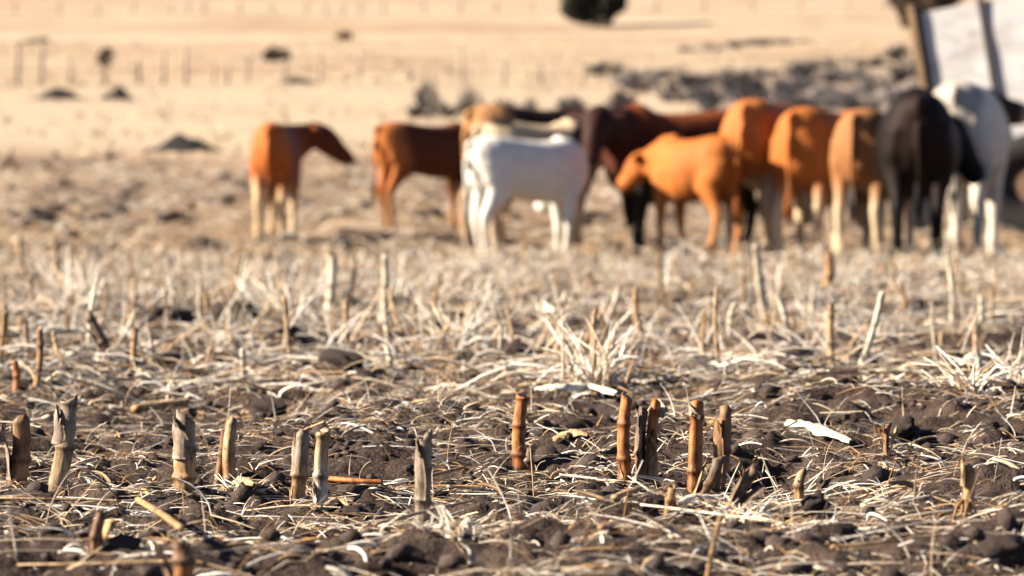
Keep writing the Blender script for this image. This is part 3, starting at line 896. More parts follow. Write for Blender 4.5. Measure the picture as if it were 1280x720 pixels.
GULLY = [(757, 92, 60, 20, 1, 'dark low scrub bush at the near end of the gully below the round tree'), (800, 118, 70, 30, 0, 'grey scrub bush over the neck of the big dark red-brown cow'),
         (845, 126, 74, 32, 1, 'dark scrub bush over the back of the big dark red-brown cow'), (884, 136, 66, 38, 1, 'dark scrub bush over the rump of the big dark red-brown cow'),
         (928, 128, 66, 46, 1, 'tallest dark scrub bush, above the red cow seen from behind'), (968, 124, 70, 30, 0, 'grey scrub bush between the red cow and the broad orange cow'),
         (905, 106, 70, 24, 0, 'pale grey scrub bush behind the tallest dark scrub bush'), (1004, 100, 96, 20, 1, 'long dark scrub bush on the stony patch of the gully'),
         (1040, 134, 66, 30, 0, 'grey scrub bush right over the broad orange cow'), (1048, 106, 70, 22, 0, 'flat grey scrub bush above the broad orange cow'),
         (1086, 122, 64, 32, 0, 'grey scrub bush above the tan and grey cow'), (1120, 110, 60, 28, 1, 'dark scrub bush up the slope from the black bull'), (1150, 100, 60, 26, 0, 'grey scrub bush partly behind the corner of the trailer'),
         (990, 138, 66, 30, 1, 'dark scrub bush low behind the broad orange cow'), (1096, 86, 80, 16, 1, 'flat dark scrub bush near the trailer corner post'), (1126, 78, 62, 24, 1, 'black scrub bush touching the trailer corner post'),
         (820, 94, 70, 16, 0, 'small grey scrub bush on the uphill lip of the gully'), (1030, 86, 90, 14, 0, 'flat grey scrub bush on the uphill lip of the gully'), (945, 92, 70, 16, 0, 'grey scrub bush behind the stony patch of the gully'),
         (772, 142, 66, 36, 1, 'dark scrub bush behind the head of the big dark red-brown cow'), (1076, 144, 66, 34, 1, 'dark scrub bush behind the back of the tan and grey cow'),
         (860, 112, 70, 24, 1, 'dark scrub bush uphill of the big dark red-brown cow'), (1000, 118, 70, 22, 0, 'grey scrub bush uphill of the broad orange cow'), (720, 142, 60, 26, 0, 'grey scrub bush at the near end of the gully behind the white calf')]
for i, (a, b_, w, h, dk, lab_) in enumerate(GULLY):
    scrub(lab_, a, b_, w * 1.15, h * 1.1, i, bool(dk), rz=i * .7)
for i, (a, b_, w, h, lab_) in enumerate([(780, 104, 34, 12, 'grey rock at the near end of the gully'), (866, 104, 30, 12, 'grey rock below the dark scrub line'), (1000, 112, 40, 12, 'broad grey rock on the stony patch of the gully'),
        (1064, 96, 36, 10, 'flat grey rock left of the trailer corner post'), (1110, 128, 34, 14, 'grey rock above the black bull'), (955, 138, 30, 12, 'grey rock above the red cow seen from behind'),
        (1028, 120, 30, 10, 'small grey rock above the broad orange cow'), (1140, 120, 34, 12, 'grey rock at the foot of the trailer corner post')]):
    heap(lab_, a, b_, w, h, i, 'rock', 'rock', 'rock', 'rocks in the gully')
for i, (a, b_, w, h, lab_) in enumerate([(860, 62, 40, 9, 'dark low scrub standing in for ditch shade at the downhill end of the scrub line on the bright slope'), (888, 61, 46, 11, 'second dark low scrub standing in for ditch shade up the scrub line on the bright slope'),
        (918, 60, 50, 12, 'third and thickest dark scrub standing in for ditch shade in the scrub line on the bright slope'), (948, 58, 50, 12, 'fourth dark low scrub standing in for ditch shade up the scrub line on the bright slope'),
        (976, 55, 46, 9, 'fifth dark low scrub standing in for ditch shade up the scrub line on the bright slope'), (1002, 52, 40, 7, 'thinnest scrub standing in for ditch shade at the uphill end of the scrub line')]):
    scrub(lab_, a, b_, w, h, i + 1, True, 'scrub standing in for a shaded ditch above the gully', rz=i)  # scrub row stands in for a ditch lying in shade

def tree(label, px, py, wpx, hpx, leaf, name='round_tree', low=.04, nleaf=5200, size=.16, cat='tree', seed=1, trunk_r=.18, group=None):
    rng = np.random.default_rng(seed); random.seed(seed)
    x, d = ground_at(px, py); w = wpx * d / FPX; h = hpx * d / FPX
    root = empty(name, (x, d, hz(x, d))); tag(root, label, cat, group)
    b = MB(); tr = trunk_r * w / 5
    b.tube([(0, 0, -.2), (.02 * w, 0, h * .2), (0, .02 * w, h * .45)], [tr, tr * .8, tr * .5], 8)
    for k in range(7):
        a = k * .9 + random.random(); e = random.uniform(.2, 1.2)
        dv = Vector((math.cos(a) * math.cos(e), math.sin(a) * math.cos(e), math.sin(e)))
        branch_tree(b, Vector((0, 0, h * random.uniform(.12, .42))), dv, w * .26, tr * .4, 2, .5, 2)
    b.build('trunk', M['bark'], root)
    # clumps through the crown
    nc = 60
    u = rng.normal(0, 1, (nc, 3)); u /= np.linalg.norm(u, axis=1, keepdims=True)
    cc = u * (rng.random(nc) ** .45)[:, None] * np.array([w * .42, w * .42, h * (.44 - low * .3)]) + np.array([0, 0, h * (.5 + low * .5)])
    cr = rng.uniform(.09, .19, nc) * w
    ci = rng.integers(0, nc, nleaf)
    g = rng.normal(0, 1, (nleaf, 3)); g /= np.linalg.norm(g, axis=1, keepdims=True)
    P = cc[ci] + g * (cr[ci] * rng.random(nleaf) ** .33)[:, None] * np.array([1, 1, .85])
    P[:, 2] = np.maximum(P[:, 2], .05)
    s = size * rng.uniform(.6, 1.3, nleaf) * w / 5
    A = rng.normal(0, 1, (nleaf, 3)); A /= np.linalg.norm(A, axis=1, keepdims=True)
    B = np.cross(A, rng.normal(0, 1, (nleaf, 3))); B /= np.linalg.norm(B, axis=1, keepdims=True)
    V = np.stack([P - A * s[:, None], P + B * (s * .55)[:, None], P + A * s[:, None], P - B * (s * .55)[:, None]], 1).reshape(-1, 3)
    i = np.arange(nleaf)[:, None] * 4
    link('crown', mesh_np('crown', V, np.concatenate([i + np.array([0, 1, 2, 3])])), M[leaf], root, smooth=False)
    return root
tree('dense round dark evergreen tree alone on the upper slope', 743, 32, 88, 72, 'leaf_dark', low=.0, nleaf=9000, size=.30, seed=3)
tree('dark brown-leaved tree rising behind the white trailer', 1150, 34, 92, 80, 'leaf_brown', low=.0, nleaf=8000, size=.26, seed=4)
tree('small brown shrub beside the gateway fence with a bare stem', 132, 108, 26, 44, 'leaf_brown', 'lollipop_shrub', low=.55, nleaf=700, size=.4, cat='shrub', seed=6, trunk_r=.3)
tree('squat dark shrub floating pale grass above the lone heifer'.replace('floating pale grass', 'on pale grass high'), 346, 82, 36, 17, 'leaf_brown', 'shrub', low=.0, nleaf=1500, size=.4, cat='shrub', seed=7)
tree('tiny brown shrub near the upper fence', 430, 48, 22, 10, 'leaf_brown', 'shrub', low=.0, nleaf=600, size=.5, cat='shrub', seed=8)

# ------------------------------------------------------------------ cut maize stubs
TONES = dict(orange=((.40, .128, .030), (.50, .205, .06)), cream=((.42, .27, .14), (.56, .40, .235)), grey=((.25, .19, .14), (.40, .315, .24)),
             brown=((.25, .125, .055), (.35, .20, .10)), dark=((.13, .088, .062), (.22, .155, .11)), tan=((.42, .225, .085), (.52, .33, .155)), white=((.68, .59, .45), (.72, .65, .52)))

def stalk_mesh(H, r, top, low, seed, nodes=(.3, .78), slant=.5, bulge=0., n=14, curve=.012, bury=.03):
    rnd = random.Random(seed); b = MB()
    zs = [-bury]; m = 16
    for k in range(m + 1): zs.append(H * k / m)
    for q in nodes:
        for o in (-.006, -.002, .002, .006): zs.append(q * H + o)
    zs = sorted(z for z in zs if z <= H)
    ca = rnd.uniform(0, 6.28); sl = rnd.uniform(0, 6.28)
    vs = []; cols = []; fs = []
    (t1, t2), (l1, l2) = TONES[top], TONES[low]
    for i, z in enumerate(zs):
        f = max(0, z) / H
        rr = r * (1.06 - .16 * f) * (1 + bulge * math.exp(-((f - .42) / .2) ** 2))
        for q in nodes:
            dz = abs(z - q * H); rr *= 1 + .20 * math.exp(-(dz / .004) ** 2) - .05 * math.exp(-((dz - .012) / .005) ** 2)
        cx = math.cos(ca) * curve * math.sin(f * 2.6); cy = math.sin(ca) * curve * math.sin(f * 2.6)
        last = (i == len(zs) - 1)
        for k in range(n):
            a = 2 * math.pi * k / n
            flute = 1 + .045 * math.cos(3 * a + seed) + .03 * math.cos(7 * a + seed * 2)
            zz = z
            if last: zz = z + slant * r * math.cos(a - sl) + rnd.uniform(-.22, .22) * r
            vs.append((cx + math.cos(a) * rr * flute, cy + math.sin(a) * rr * flute, zz))
            mixf = min(1, max(0, (f - .38 + .12 * math.sin(a * 2 + seed)) * 4))
            v = rnd.random() * .5 + .25 * math.sin(a * 5 + seed) + .25
            c = [ (l1[j] * (1 - v) + l2[j] * v) * (1 - mixf) + (t1[j] * (1 - v) + t2[j] * v) * mixf for j in range(3)]
            dk = max([0] + [math.exp(-((z - q * H + .003) / .0045) ** 2) for q in nodes]) * .55
            if f > .93: dk = max(dk, .35 * rnd.random())
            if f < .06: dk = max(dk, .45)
            cols.append(tuple(x * (1 - dk) for x in c))
    L = len(zs)
    for i in range(L - 1):
        for k in range(n): fs.append((i * n + k, i * n + (k + 1) % n, (i + 1) * n + (k + 1) % n, (i + 1) * n + k))
    # hollowed cut face with pale pith
    base = len(vs); top0 = (L - 1) * n
    for k in range(n):
        v = vs[top0 + k]; cx = sum(vs[top0 + j][0] for j in range(n)) / n; cy = sum(vs[top0 + j][1] for j in range(n)) / n
        vs.append((cx + (v[0] - cx) * .62, cy + (v[1] - cy) * .62, v[2] - .004)); cols.append((.42, .34, .24))
    vs.append((cx, cy, sum(vs[base + k][2] for k in range(n)) / n - .004)); cols.append((.33, .26, .18))
    for k in range(n):
        fs.append((top0 + k, top0 + (k + 1) % n, base + (k + 1) % n, base + k)); fs.append((base + k, base + (k + 1) % n, base + n))
    b.add(vs, fs, cols)
    return b.mesh('stalk')

def sheath_mesh(H, r, seed, z0=.02, z1=.8, arc=3.4, tone='grey', peel=1.0, start=None):
    """papery leaf sheath wrapped part of the way round the stalk, torn at the top"""
    rnd = random.Random(seed + 50); b = MB(); nu, nv = 11, 12
    s0 = rnd.uniform(0, 6.28) if start is None else start
    c1, c2 = TONES[tone]; vs = []; cols = []; fs = []
    for lay in (0, 1):
        rnd2 = random.Random(seed + 9)
        for i in range(nv + 1):
            f = i / nv
            for k in range(nu + 1):
                g = k / nu; edge = abs(g - .5) * 2
                a = s0 + arc * (g - .5) * (1 - .35 * f) + .12 * math.sin(f * 5 + seed)
                z = H * (z0 + (z1 - z0) * f) - (edge ** 1.5) * f * H * .16 - (f > .9) * rnd2.random() * H * .12
                rr = r * (1.14 + .08 * math.sin(f * 9 + g * 5)) + peel * r * (.55 * f ** 3 + .5 * edge ** 3 * f) - lay * .0012
                vs.append((math.cos(a) * rr, math.sin(a) * rr, z))
                v = rnd2.random() * .6 + .3 * math.sin(g * 25)
                cols.append(tuple(c1[j] + (c2[j] - c1[j]) * v for j in range(3)))
    N = (nu + 1) * (nv + 1)
    for i in range(nv):
        for k in range(nu):
            a = i * (nu + 1) + k
            fs.append((a, a + 1, a + nu + 2, a + nu + 1)); fs.append((N + a, N + a + nu + 1, N + a + nu + 2, N + a + 1))
    def rim(idx):
        for p, q in zip(idx[:-1], idx[1:]): fs.append((p, N + p, N + q, q))
    rim([k for k in range(nu + 1)][::-1]); rim([nv * (nu + 1) + k for k in range(nu + 1)])
    rim([i * (nu + 1) for i in range(nv + 1)]); rim([i * (nu + 1) + nu for i in range(nv + 1)][::-1])
    b.add(vs, fs, cols)
    return b.mesh('leaf_sheath')

def stub(label, bx_, by_, tx, ty, wpx, top, low, nodes=(.3, .8), bulge=0., sheath=None, seed=0, slant=.6, roots=0, fwd=0.0, name='maize_stub', curve=.008):
    x, d = near_at(bx_, by_)
    z = hz(x, d); ppm = FPX / d
    # where the photographed foot lies on the uneven soil
    vz = (by_ - ty) / ppm; vx = (tx - bx_) / ppm
    vz = max(.02, vz)
    Ln = math.hypot(vx, vz); r = wpx / ppm / 2
    root = empty(name, (x, d, z), 0)
    root.rotation_euler = (fwd, math.atan2(vx, vz), 0)
    tag(root, label, 'maize stub', 'cut maize stubs in the near row')
    link('stalk', stalk_mesh(Ln, r, top, low, seed, nodes, slant, bulge, curve=curve), M['stalk'], root)
    for s in (sheath or []):
        link('leaf_sheath', sheath_mesh(Ln, r, seed + int(s[0] * 10), *s[1:]), M['stalk'], root)
    for k in range(roots):
        a = 6.28 * k / roots + .4; b = MB()
        b.tube([(math.cos(a) * r * .6, math.sin(a) * r * .6, Ln * .32), (math.cos(a) * r * 1.7, math.sin(a) * r * 1.7, Ln * .16), (math.cos(a) * r * 2.4, math.sin(a) * r * 2.4, -.012)],
               [r * .28, r * .26, r * .14], 6, col=TONES['tan'][0]); b.build('brace_root', M['stalk'], root)
    return root

P_ = math.pi
stub('squat brown maize stub with a split grey sheath left of the tall grey stub', 20, 602, 23, 527, 24, 'brown', 'brown', (.35,), 0, [(1, .0, .95, 2.4, 'grey', 1.3, P_)], 1)
stub('tall leaning grey maize stub with a dark ring at mid height', 69, 612, 83, 500, 22, 'grey', 'cream', (.48, .97), .05, [(1, .5, .99, 3.6, 'grey', .15, 3.4)], 2)
stub('fat bulging maize stub with a frayed grey sheath on its top half', 229, 614, 231, 524, 26, 'grey', 'tan', (.16, .55), .12, [(1, .42, 1.05, 4.6, 'grey', .25, 3.3)], 3)
stub('thin brown maize stub leaning on a cream stub', 271, 606, 280, 536, 9, 'brown', 'brown', (.5,), 0, None, 4)
stub('smooth cream maize stub beside the thin brown one', 287, 606, 292, 530, 16, 'cream', 'tan', (.05,), 0, [(1, .0, .75, 2.2, 'cream', .5, 3.2)], 5)
stub('maize stub grey above and tan below, paired with a pale ringed stub', 370, 630, 377, 544, 18, 'grey', 'tan', (.38,), .06, [(1, .36, 1.0, 3.8, 'grey', .1, 3.2)], 6)
stub('pale maize stub with a ring at mid height and brown cut top', 400, 642, 405, 546, 18, 'cream', 'white', (.42, .95), 0, [(1, .0, .42, 2.6, 'white', .3, 3.1)], 7)
stub('lone weathered grey maize stub with a dark band near its foot', 527, 654, 531, 546, 19, 'grey', 'grey', (.24, .62), .0, [(1, .25, 1.03, 4.4, 'grey', .2, 3.0)], 8, slant=1.0)
stub('lone orange maize stub with dark rings beside the small grey sheath', 650, 588, 657, 497, 17, 'orange', 'orange', (.18, .58, .96), 0, None, 9, slant=.3)
stub('straight orange maize stub at the left of the cluster of three', 782, 605, 787, 505, 16, 'orange', 'orange', (.22, .66), 0, [(1, .0, .35, 1.8, 'tan', .3, 3.3)], 10)
stub('withered grey maize stub wrapped in loose dark sheath in the cluster of three', 803, 605, 808, 512, 13, 'dark', 'brown', (.4,), .1, [(1, .0, .95, 3.0, 'grey', 1.1, 3.3), (2, .05, .8, 2.0, 'dark', 1.6, 5.6)], 11)
stub('tan maize stub with a torn pale sheath at the right of the cluster of three', 817, 607, 823, 507, 14, 'orange', 'tan', (.3, .9), 0, [(1, .0, .68, 2.8, 'cream', .9, 3.6), (2, .8, 1.08, 3.4, 'white', .9, 1.5)], 12)
stub('orange maize stub with a grey capped top and two dark rings', 868, 616, 872, 509, 18, 'orange', 'orange', (.2, .84), 0, [(1, .85, 1.02, 5.5, 'grey', .1, 3.0)], 13, slant=.3)
stub('brown maize stub behind the dark leaning stub', 898, 612, 905, 514, 16, 'brown', 'brown', (.5,), .06, [(1, .0, .98, 3.2, 'brown', .5, 3.6)], 14, slant=1.0)
stub('dark maize stub leaning right against the brown upright stub', 871, 630, 897, 574, 15, 'dark', 'brown', (.4,), 0, [(1, .0, .9, 2.0, 'cream', .5, 3.0)], 15)
stub('dark split maize stub leaning far over beside a pale torn sheath', 914, 642, 948, 592, 17, 'dark', 'dark', (.4,), 0, [(1, .0, 1.0, 1.8, 'tan', .6, 3.0), (2, .1, .9, 2.0, 'dark', 1.8, .2)], 16)
stub('stumpy pale maize stub alone right of the leaning stubs', 1002, 630, 1008, 592, 13, 'cream', 'tan', (.5,), 0, [(1, .0, .9, 2.4, 'cream', .6, 3.0)], 17)
stub('tan maize stub standing on spread brace roots with a spiked top', 1208, 646, 1212, 586, 15, 'tan', 'tan', (.3,), 0, [(1, .6, 1.35, 1.2, 'cream', .5, 3.3)], 18, roots=6)
stub('low crumpled brown maize stub with a curled pale leaf', 119, 694, 128, 646, 15, 'brown', 'brown', (.4,), 0, [(1, .0, 1.0, 2.8, 'tan', 1.6, .4)], 19)
stub('broad brown maize stub with a straw lying on its top', 222, 745, 222, 688, 27, 'brown', 'orange', (.7,), .05, [(1, .0, .8, 2.4, 'brown', .5, 3.0)], 20)
stub('short orange maize stub left of a thin pale post-like stub', 19, 494, 17, 458, 9, 'orange', 'orange', (.5,), 0, None, 21)
stub('thin pale brown maize stub beside a fallen white stalk', 45, 488, 47, 414, 9, 'brown', 'tan', (.3, .7), 0, None, 22)
stub('charred looking dark maize stub leaning left on a mound', 137, 456, 108, 398, 13, 'dark', 'dark', (.4, .9), .1, [(1, .2, .98, 2.2, 'grey', .6, 3.2)], 23)
stub('thin tan straw stem leaning right in front of the torn sheaths', 884, 728, 902, 646, 6, 'tan', 'tan', (.4,), 0, None, 24)
stub('bent brown maize stub with a folded leaf near the bone-pale husk', 1110, 572, 1114, 533, 8, 'brown', 'tan', (.5,), 0, [(1, .0, 1.0, 2.0, 'brown', 3.0, 3.4), (2, .2, 1.0, 1.6, 'cream', 2.0, 5.8)], 25)
stub('small split tan maize stub at the foot of the leaning dark stub', 836, 644, 841, 608, 11, 'tan', 'tan', (.5,), 0, [(1, .0, 1.0, 2.2, 'tan', 1.2, 3.0)], 26)
stub('small grey curled sheath stub at the foot of the lone orange stub', 664, 590, 664, 566, 12, 'grey', 'grey', (.5,), .1, [(1, .0, 1.0, 3.4, 'grey', .8, 3.0)], 27)

# stubs farther up the field: named places first, then the rest of the rows
FARSTUB = []
for k in range(10):
    tone = ('white', 'cream', 'cream', 'tan', 'white', 'cream', 'tan', 'white', 'white', 'cream')[k]
    FARSTUB.append(stalk_mesh(.2, .0095, tone, tone, 200 + k, (.35, .8) if k % 2 else (.55,), .8, 0, n=8, curve=.008 + .006 * (k % 3)))
for me in FARSTUB: me.materials.append(M['stalk'])
def far_stub(x, d, h, w, lean, k, label, group, fwd=0.0):
    o = link('maize_stub', FARSTUB[k], None)
    o.location = (x, d, hz(x, d)); o.rotation_euler = (fwd, lean, random.uniform(0, 6))
    o.scale = (w / .019, w / .019, h / .2)
    tag(o, label, 'maize stub', group)
random.seed(21)
mids = [(410, 402, 419, 320, 12, 0, 'tall white maize stub leaning right, thickest of the pale stubs below the lone heifer'), (435, 432, 438, 374, 8, 1, 'slim cream maize stub right of the thick white leaning stub'),
        (958, 405, 974, 312, 10, 0, 'tall white maize stub leaning right in front of the red cow seen from behind'), (985, 418, 1001, 370, 8, 4, 'short white maize stub leaning right under the broad orange cow'),
        (1040, 456, 1041, 380, 9, 1, 'straight cream maize stub standing clear below the tan and grey cow'), (1034, 362, 1036, 318, 13, 3, 'short thick tan maize stub at the hooves of the broad orange cow'),
        (478, 402, 491, 320, 9, 4, 'white maize stub leaning right below the small red calf'), (67, 345, 72, 297, 7, 5, 'thin cream maize stub standing tall among straw far left of the heifer'),
        (32, 345, 36, 295, 7, 1, 'thin pale maize stub next to the leftmost clump of straw'), (880, 458, 884, 392, 5, 3, 'thin tan maize stub beside a flat lying white stalk'),
        (912, 420, 922, 378, 7, 4, 'white maize stub with a straw lying at its foot'), (250, 405, 246, 352, 6, 0, 'pale crooked maize stub above the dark furrow'),
        (312, 330, 312, 305, 7, 3, 'tan maize stub stump below the lone heifer hooves'), (700, 405, 712, 368, 7, 8, 'white bent maize stub in front of the white calf'),
        (1216, 490, 1222, 438, 8, 8, 'white frayed maize stub in the pale straw clump at the trailer side'), (745, 480, 748, 390, 7, 5, 'cream maize stub in the middle of the big straw tuft')]
for (a, b_, c, e, w, k, lab) in mids:
    x, d = near_at(a, b_); ppm = FPX / d
    far_stub(x, d, math.hypot(c - a, b_ - e) / ppm, w / ppm, math.atan2(c - a, b_ - e), k, lab, 'pale maize stubs in the middle field')
TN = ('white', 'cream', 'cream', 'tan', 'white', 'cream', 'tan', 'white', 'white', 'cream')
ORD = ('first', 'second', 'third', 'fourth', 'fifth', 'sixth', 'seventh', 'eighth', 'ninth', 'tenth', 'eleventh', 'twelfth', 'thirteenth', 'fourteenth', 'fifteenth', 'sixteenth', 'seventeenth', 'eighteenth', 'nineteenth', 'twentieth')
row = 9.4; cnt = 0; ri = 0
while row < 24 and cnt < 270:
    half = .158 * row; x = -half + random.uniform(0, .2)
    while x < half:
        px = x / row * FPX + 640
        dens = .85 if px < 520 else .6
        if random.random() < dens:
            yy = row + random.gauss(0, .13); k = random.randrange(10); ln = random.gauss(.06, .22)
            hh = random.uniform(.07, .20) * (1 if random.random() < .8 else 1.4)
            lab = '%s %s maize stub, %s, in the %s stubble row uphill of the near stubs' % ('tall' if hh > .17 else 'short' if hh < .11 else 'medium-short' if hh < .14 else 'medium', TN[k],
                  'leaning right' if ln > .14 else 'leaning left' if ln < -.1 else 'upright', ORD[ri])
            far_stub(x, yy, hh, random.uniform(.010, .020), ln, k, lab, 'stubble rows', random.gauss(0, .15))
            cnt += 1
        x += random.uniform(.12, .40)
    row += .80; ri += 1
print('stubs', cnt)

# ------------------------------------------------------------------ fallen stalks, husks and clods
def lying(label, ax, ay, bx_, by_, wpx, tone, name='fallen_stalk', cat='maize stalk', nodes=(.35, .7), lift=.006, flatn=.75, arch=0.0, seed=0):
    pts = []; rnd = random.Random(seed + 300)
    K = 12; w = None
    A = []
    for k in range(K + 1):
        f = k / K; px = ax + (bx_ - ax) * f; py = ay + (by_ - ay) * f
        A.append(near_at(px, py))
    A = [(A[0][0] + (A[-1][0] - A[0][0]) * k / K, A[0][1] + (A[-1][1] - A[0][1]) * k / K) for k in range(K + 1)]
    hs = [hz(*p) for p in A]
    r = wpx * A[K // 2][1] / FPX / 2
    z0 = max(hs[0], hs[2]); z1 = max(hs[-1], hs[-3])
    top = max(h - (z0 + (z1 - z0) * k / K) for k, h in enumerate(hs))
    P0 = Vector((A[0][0], A[0][1], z0))
    root = empty(name, P0); tag(root, label, cat, 'fallen stalks and husks')
    b = MB(); rad = []; cols = []; n = 10
    pl = []
    for k in range(K * 2 + 1):
        f = k / (K * 2)
        j = min(K, int(f * K)); j2 = min(K, j + 1); g = f * K - j
        x = A[j][0] * (1 - g) + A[j2][0] * g; y = A[j][1] * (1 - g) + A[j2][1] * g
        z = z0 + (z1 - z0) * f + max(0, top) * .35 + r * .55 + lift + arch * math.sin(f * math.pi)
        pl.append(Vector((x, y + .006 * math.sin(f * 5 + seed), z)) - P0)
        rr = r * (1 - .18 * f)
        for q in nodes: rr *= 1 + .18 * math.exp(-((f - q) / .02) ** 2)
        rad.append((rr, rr * flatn))
        c1, c2 = TONES[tone]
        dk = max([0] + [math.exp(-((f - q) / .022) ** 2) for q in nodes]) * .4
        for m_ in range(n):
            v = rnd.random(); cols.append(tuple((c1[i] + (c2[i] - c1[i]) * v) * (1 - dk) for i in range(3)))
    b.tube(pl, rad, n, col=cols)
    b.build('stalk', M['stalk'], root)
    return root
lying('tan fallen stalk with two joints behind the fat bulging stub', 168, 522, 232, 512, 13, 'tan', nodes=(.55,), seed=1)
lying('bright orange fallen stalk right of the pale ringed stub', 408, 610, 478, 613, 10, 'orange', nodes=(.5,), seed=2)
lying('white fallen stalk above the thin pale brown stub', -30, 408, 82, 405, 9, 'white', seed=3, lift=.035)
lying('long cream fallen stalk passing behind the thin pale brown stub', -30, 441, 96, 436, 10, 'white', seed=4, lift=.028)
lying('tan fallen stick pointing at the broad brown stub', 172, 646, 226, 684, 11, 'tan', nodes=(.5,), seed=5, lift=.02)
lying('cream broken stalk below the cluster of three stubs', 768, 645, 800, 628, 11, 'cream', nodes=(.5,), seed=6, lift=.012)
lying('tan knobbly root piece in front of the cluster of three stubs', 752, 682, 792, 660, 10, 'tan', nodes=(.3, .6), seed=7, lift=.008)
lying('flat cream stalk in the straw beside the thin tan stub', 850, 456, 905, 452, 7, 'white', seed=8, lift=.01)
lying('long thin cream straw lying across bare soil at the picture bottom', 20, 718, 250, 716, 5, 'cream', seed=9)
lying('long thin tan straw under the tall grey stub foot', -10, 640, 150, 634, 5, 'cream', seed=10)
lying('long pale straw at the foot of the lone grey stub', 470, 668, 590, 640, 6, 'cream', seed=11, lift=.012)
lying('pale straw lying right of the lone grey stub', 560, 620, 620, 622, 5, 'white', seed=12)
lying('long straight pale straw in front of the leaning dark stubs', 800, 648, 962, 664, 4, 'white', seed=13, lift=.012)
lying('pale straw lying along the foot of the cluster of three', 700, 606, 800, 618, 5, 'white', seed=14, lift=.01)
lying('cream straw below the stub with brace roots', 1040, 700, 1185, 686, 6, 'cream', seed=15, lift=.012)
lying('tan straw above the bone-pale husk', 1020, 480, 1100, 470, 6, 'tan', seed=16, lift=.01)
lying('pale straw slanting beside the charred looking stub', 330, 440, 372, 418, 7, 'cream', seed=17, lift=.03)
lying('cream straw crossing the dark furrow', 270, 432, 340, 436, 7, 'white', seed=18, lift=.01)
lying('tan straw lying flat right of the orange fallen stalk', 520, 612, 580, 596, 6, 'tan', seed=19, lift=.012)

def husk(label, pts_px, wpx, tone, seed, group='fallen stalks and husks', lift=.01):
    """curled papery husk: a trough-shaped leaf along a bent line"""
    P = []
    for (px, py) in pts_px:
        x, d = near_at(px, py); P.append(Vector((x, d, hz(x, d))))
    zl = [P[0].z + (P[-1].z - P[0].z) * i / (len(P) - 1) for i in range(len(P))]
    for i, p in enumerate(P): p.z = zl[i] + .4 * max(0, p.z - zl[i])
    P0 = P[0].copy(); dmid = P[len(P) // 2].y; w = wpx * dmid / FPX
    fine = []
    for i in range(len(P) - 1):
        for k in range(6): fine.append(P[i].lerp(P[i + 1], k / 6))
    fine.append(P[-1]); n = len(fine); rnd = random.Random(seed); c1, c2 = TONES[tone]
    vs = []; fs = []; cols = []; nu = 8
    for lay in (0, 1):
        for i, p in enumerate(fine):
            f = i / (n - 1); t = (fine[min(i + 1, n - 1)] - fine[max(i - 1, 0)]); t.z = 0; t.normalize()
            s = Vector((-t.y, t.x, 0)); ww = w * (.25 + 1.2 * math.sin(math.pi * (.12 + .80 * f)) ** .7) * .5
            for k in range(nu + 1):
                a = (-1.35 + 2.7 * k / nu) * (1 + .25 * math.sin(f * 9 + seed * 2.1))
                q = s * (math.sin(a) * ww * (1 - .03 * lay)) + Vector((0, 0, (math.cos(a) * .8 + .35) * ww - lay * .0015))
                q.z += ww * (.16 * math.sin(f * 17 + k * 1.9 + seed) + .12 * (k % 2))
                if k in (0, nu): q += s * (math.sin(i * 2.7 + seed * 3 + k) * ww * .35)
                z = Vector((p.x, p.y, p.z + lift))
                vs.append(z + q - P0); v = rnd.random() * 1.2 - .5 + .4 * math.sin(k * 2.2)
                cols.append(tuple(c1[j] + (c2[j] - c1[j]) * v for j in range(3)))
    N = n * (nu + 1)
    for i in range(n - 1):
        for k in range(nu):
            a = i * (nu + 1) + k; fs.append((a, a + nu + 1, a + nu + 2, a + 1)); fs.append((N + a, N + a + 1, N + a + nu + 2, N + a + nu + 1))
    b = MB(); b.add(vs, fs, cols); o = b.build('maize_husk', M['straw']); o.location = P0
    tag(o, label, 'maize husk', group)
husk('bone-pale curved maize husk lying on bare soil', [(986, 541), (1006, 546), (1030, 556), (1064, 564)], 15, 'white', 1, lift=.010)
husk('long white maize husk behind the orange stubs', [(668, 502), (700, 501), (735, 502), (772, 504)], 12, 'white', 2, lift=.016)
husk('white folded maize husk in front of the white calf', [(676, 392), (690, 402), (712, 404)], 14, 'white', 3)
husk('pale maize husk at the foot of the smooth cream stub', [(278, 628), (296, 620), (318, 622)], 16, 'cream', 4)
husk('pale curled maize husk between the pale ringed stub and a dark clod', [(406, 646), (420, 640), (436, 644)], 7, 'cream', 5)
husk('pale narrow maize husk scrap at the foot of the dark leaning stub', [(850, 644), (868, 640), (886, 636)], 8, 'white', 6)
husk('grey maize husk scrap near the lone orange stub', [(690, 560), (715, 552), (735, 556)], 10, 'cream', 7)
husk('frayed white maize husk in the straw under the trailer', [(1204, 470), (1216, 455), (1236, 452)], 14, 'white', 8)

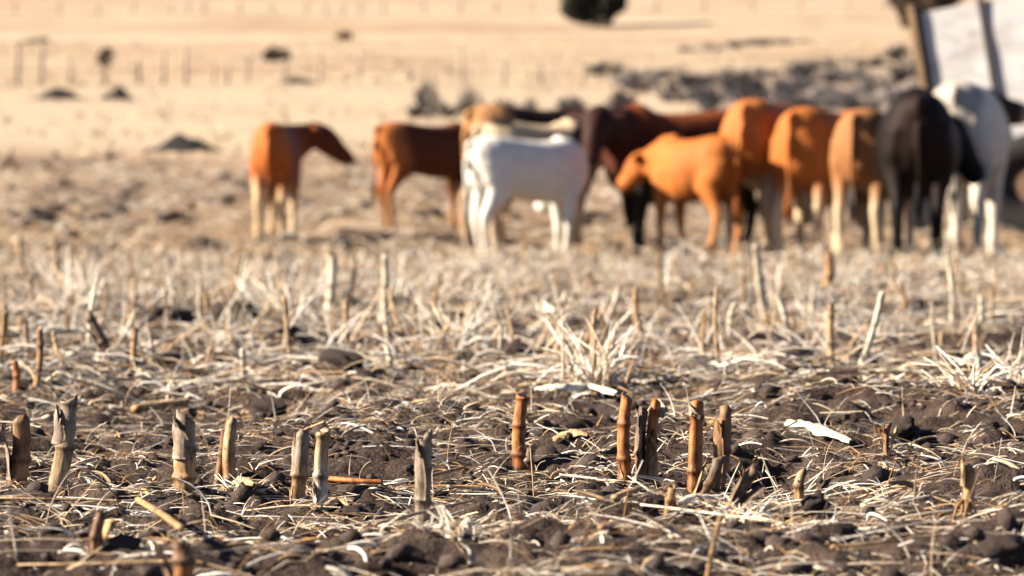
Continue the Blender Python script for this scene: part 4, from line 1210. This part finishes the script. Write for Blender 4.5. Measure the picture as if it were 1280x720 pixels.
CL = [lump_mesh('clod%d' % i, 3, 10 + i, .5, 1.7, (1, .85, .62)) for i in range(4)]
for me in CL: me.materials.append(M['clod'])
def clod(label, px, py, wpx, k, sq=1.0):
    x, d = near_at(px, py); s = wpx * d / FPX / 2 * 1.2
    o = link('soil_clod', CL[k % 4], None); o.location = (x, d, hz(x, d) + s * .22); o.scale = (s, s * .8, s * sq); o.rotation_euler = (0, 0, k * 1.3)
    tag(o, label, 'clod', 'dark clods of soil')
for (a, b_, w, k, lab_) in [(440, 650, 34, 0, 'black soil clod right of the pale ringed stub'), (640, 455, 60, 1, 'large dark soil clod behind the long white husk'), (425, 462, 50, 2, 'brown tilted soil clod below the slim cream stub'),
        (355, 420, 30, 3, 'dark round soil clod at the end of the furrow'), (1090, 373, 28, 0, 'black soil clod lying below the black bull'), (1190, 455, 40, 1, 'dark soil clod left of the frayed white husk'),
        (495, 278, 10, 2, 'small dark clod at the hooves of the small red calf'), (525, 432, 50, 3, 'dark broken soil clod beside the big straw tuft'), (1255, 700, 60, 0, 'black crumbled soil clod below the stub with brace roots'),
        (1130, 548, 50, 1, 'dark soil clod right of the bone-pale husk'), (335, 520, 40, 2, 'flat dark soil clod behind the cream stub'), (205, 412, 60, 3, 'long dark soil clod in the furrow'),
        (290, 410, 70, 0, 'widest dark soil clod in the furrow below the heifer'), (1020, 640, 40, 1, 'dark soil clod beside the stumpy pale stub')]:
    if b_ > 331: clod(lab_, a, b_, w, k, .8)

# big straw tufts built as things
def tuft(label, px, py, wpx, hpx, n, seed):
    rnd = random.Random(seed); x, d = near_at(px, py); ppm = FPX / d
    root = empty('straw_tuft', (x, d, hz(x, d))); tag(root, label, 'straw tuft', 'straw tufts')
    for g in range(3):
        b = MB()
        for k in range(n // 3):
            a = rnd.uniform(0, 6.28); e = rnd.uniform(.12, 1.35) if d > 8 else rnd.uniform(.0, .95); L = hpx / ppm * rnd.uniform(.6, 1.25)
            o = Vector((rnd.gauss(0, wpx / ppm * .13), rnd.gauss(0, .02), 0))
            dv = Vector((math.cos(a) * math.cos(e), math.sin(a) * math.cos(e), math.sin(e)))
            m_ = o + dv * L * .6; t = m_ + (dv + Vector((0, 0, -rnd.uniform(0, .9)))).normalized() * L * .5
            w = rnd.uniform(.00017, .00040) * min(d, 11)
            c = PALE[rnd.choice((0, 1, 2, 4, 4, 0, 3))]; c = tuple(float(q) for q in c * rnd.uniform(.8, 1.1))
            b.tube([o - Vector((0, 0, .02)), o + dv * L * .3, m_, t], [w, w, w * .85, w * .4], 4, col=c)
        b.build('straw_bunch', M['straw'], root)
tuft('big splayed straw tuft in the open middle of the field', 745, 488, 120, 84, 90, 1)
tuft('straw tuft with crossing stems left of the big splayed tuft', 565, 448, 110, 66, 75, 2)
tuft('bleached straw tuft on the right below the trailer', 1218, 492, 80, 60, 75, 3)
tuft('straw tuft of pale upright stems far left', 95, 392, 100, 66, 75, 4)
tuft('straw tuft of pale upright stems below the heifer', 352, 402, 90, 60, 60, 5)
tuft('straw tuft spilling from the foot of the lone grey stub', 560, 668, 120, 34, 60, 6)
tuft('pale straw tuft at the foot of the smooth cream stub', 302, 622, 60, 36, 45, 7)
tuft('straw tuft scattered around the leaning dark stubs', 925, 652, 110, 36, 60, 8)
tuft('thin straw tuft at the right edge of the field below the trailer', 1268, 486, 50, 66, 45, 9)
print('tris', sum(sum(len(p.vertices) - 2 for p in o.data.polygons) for o in bpy.data.objects if o.type == 'MESH' and len(o.data.polygons) < 400000))
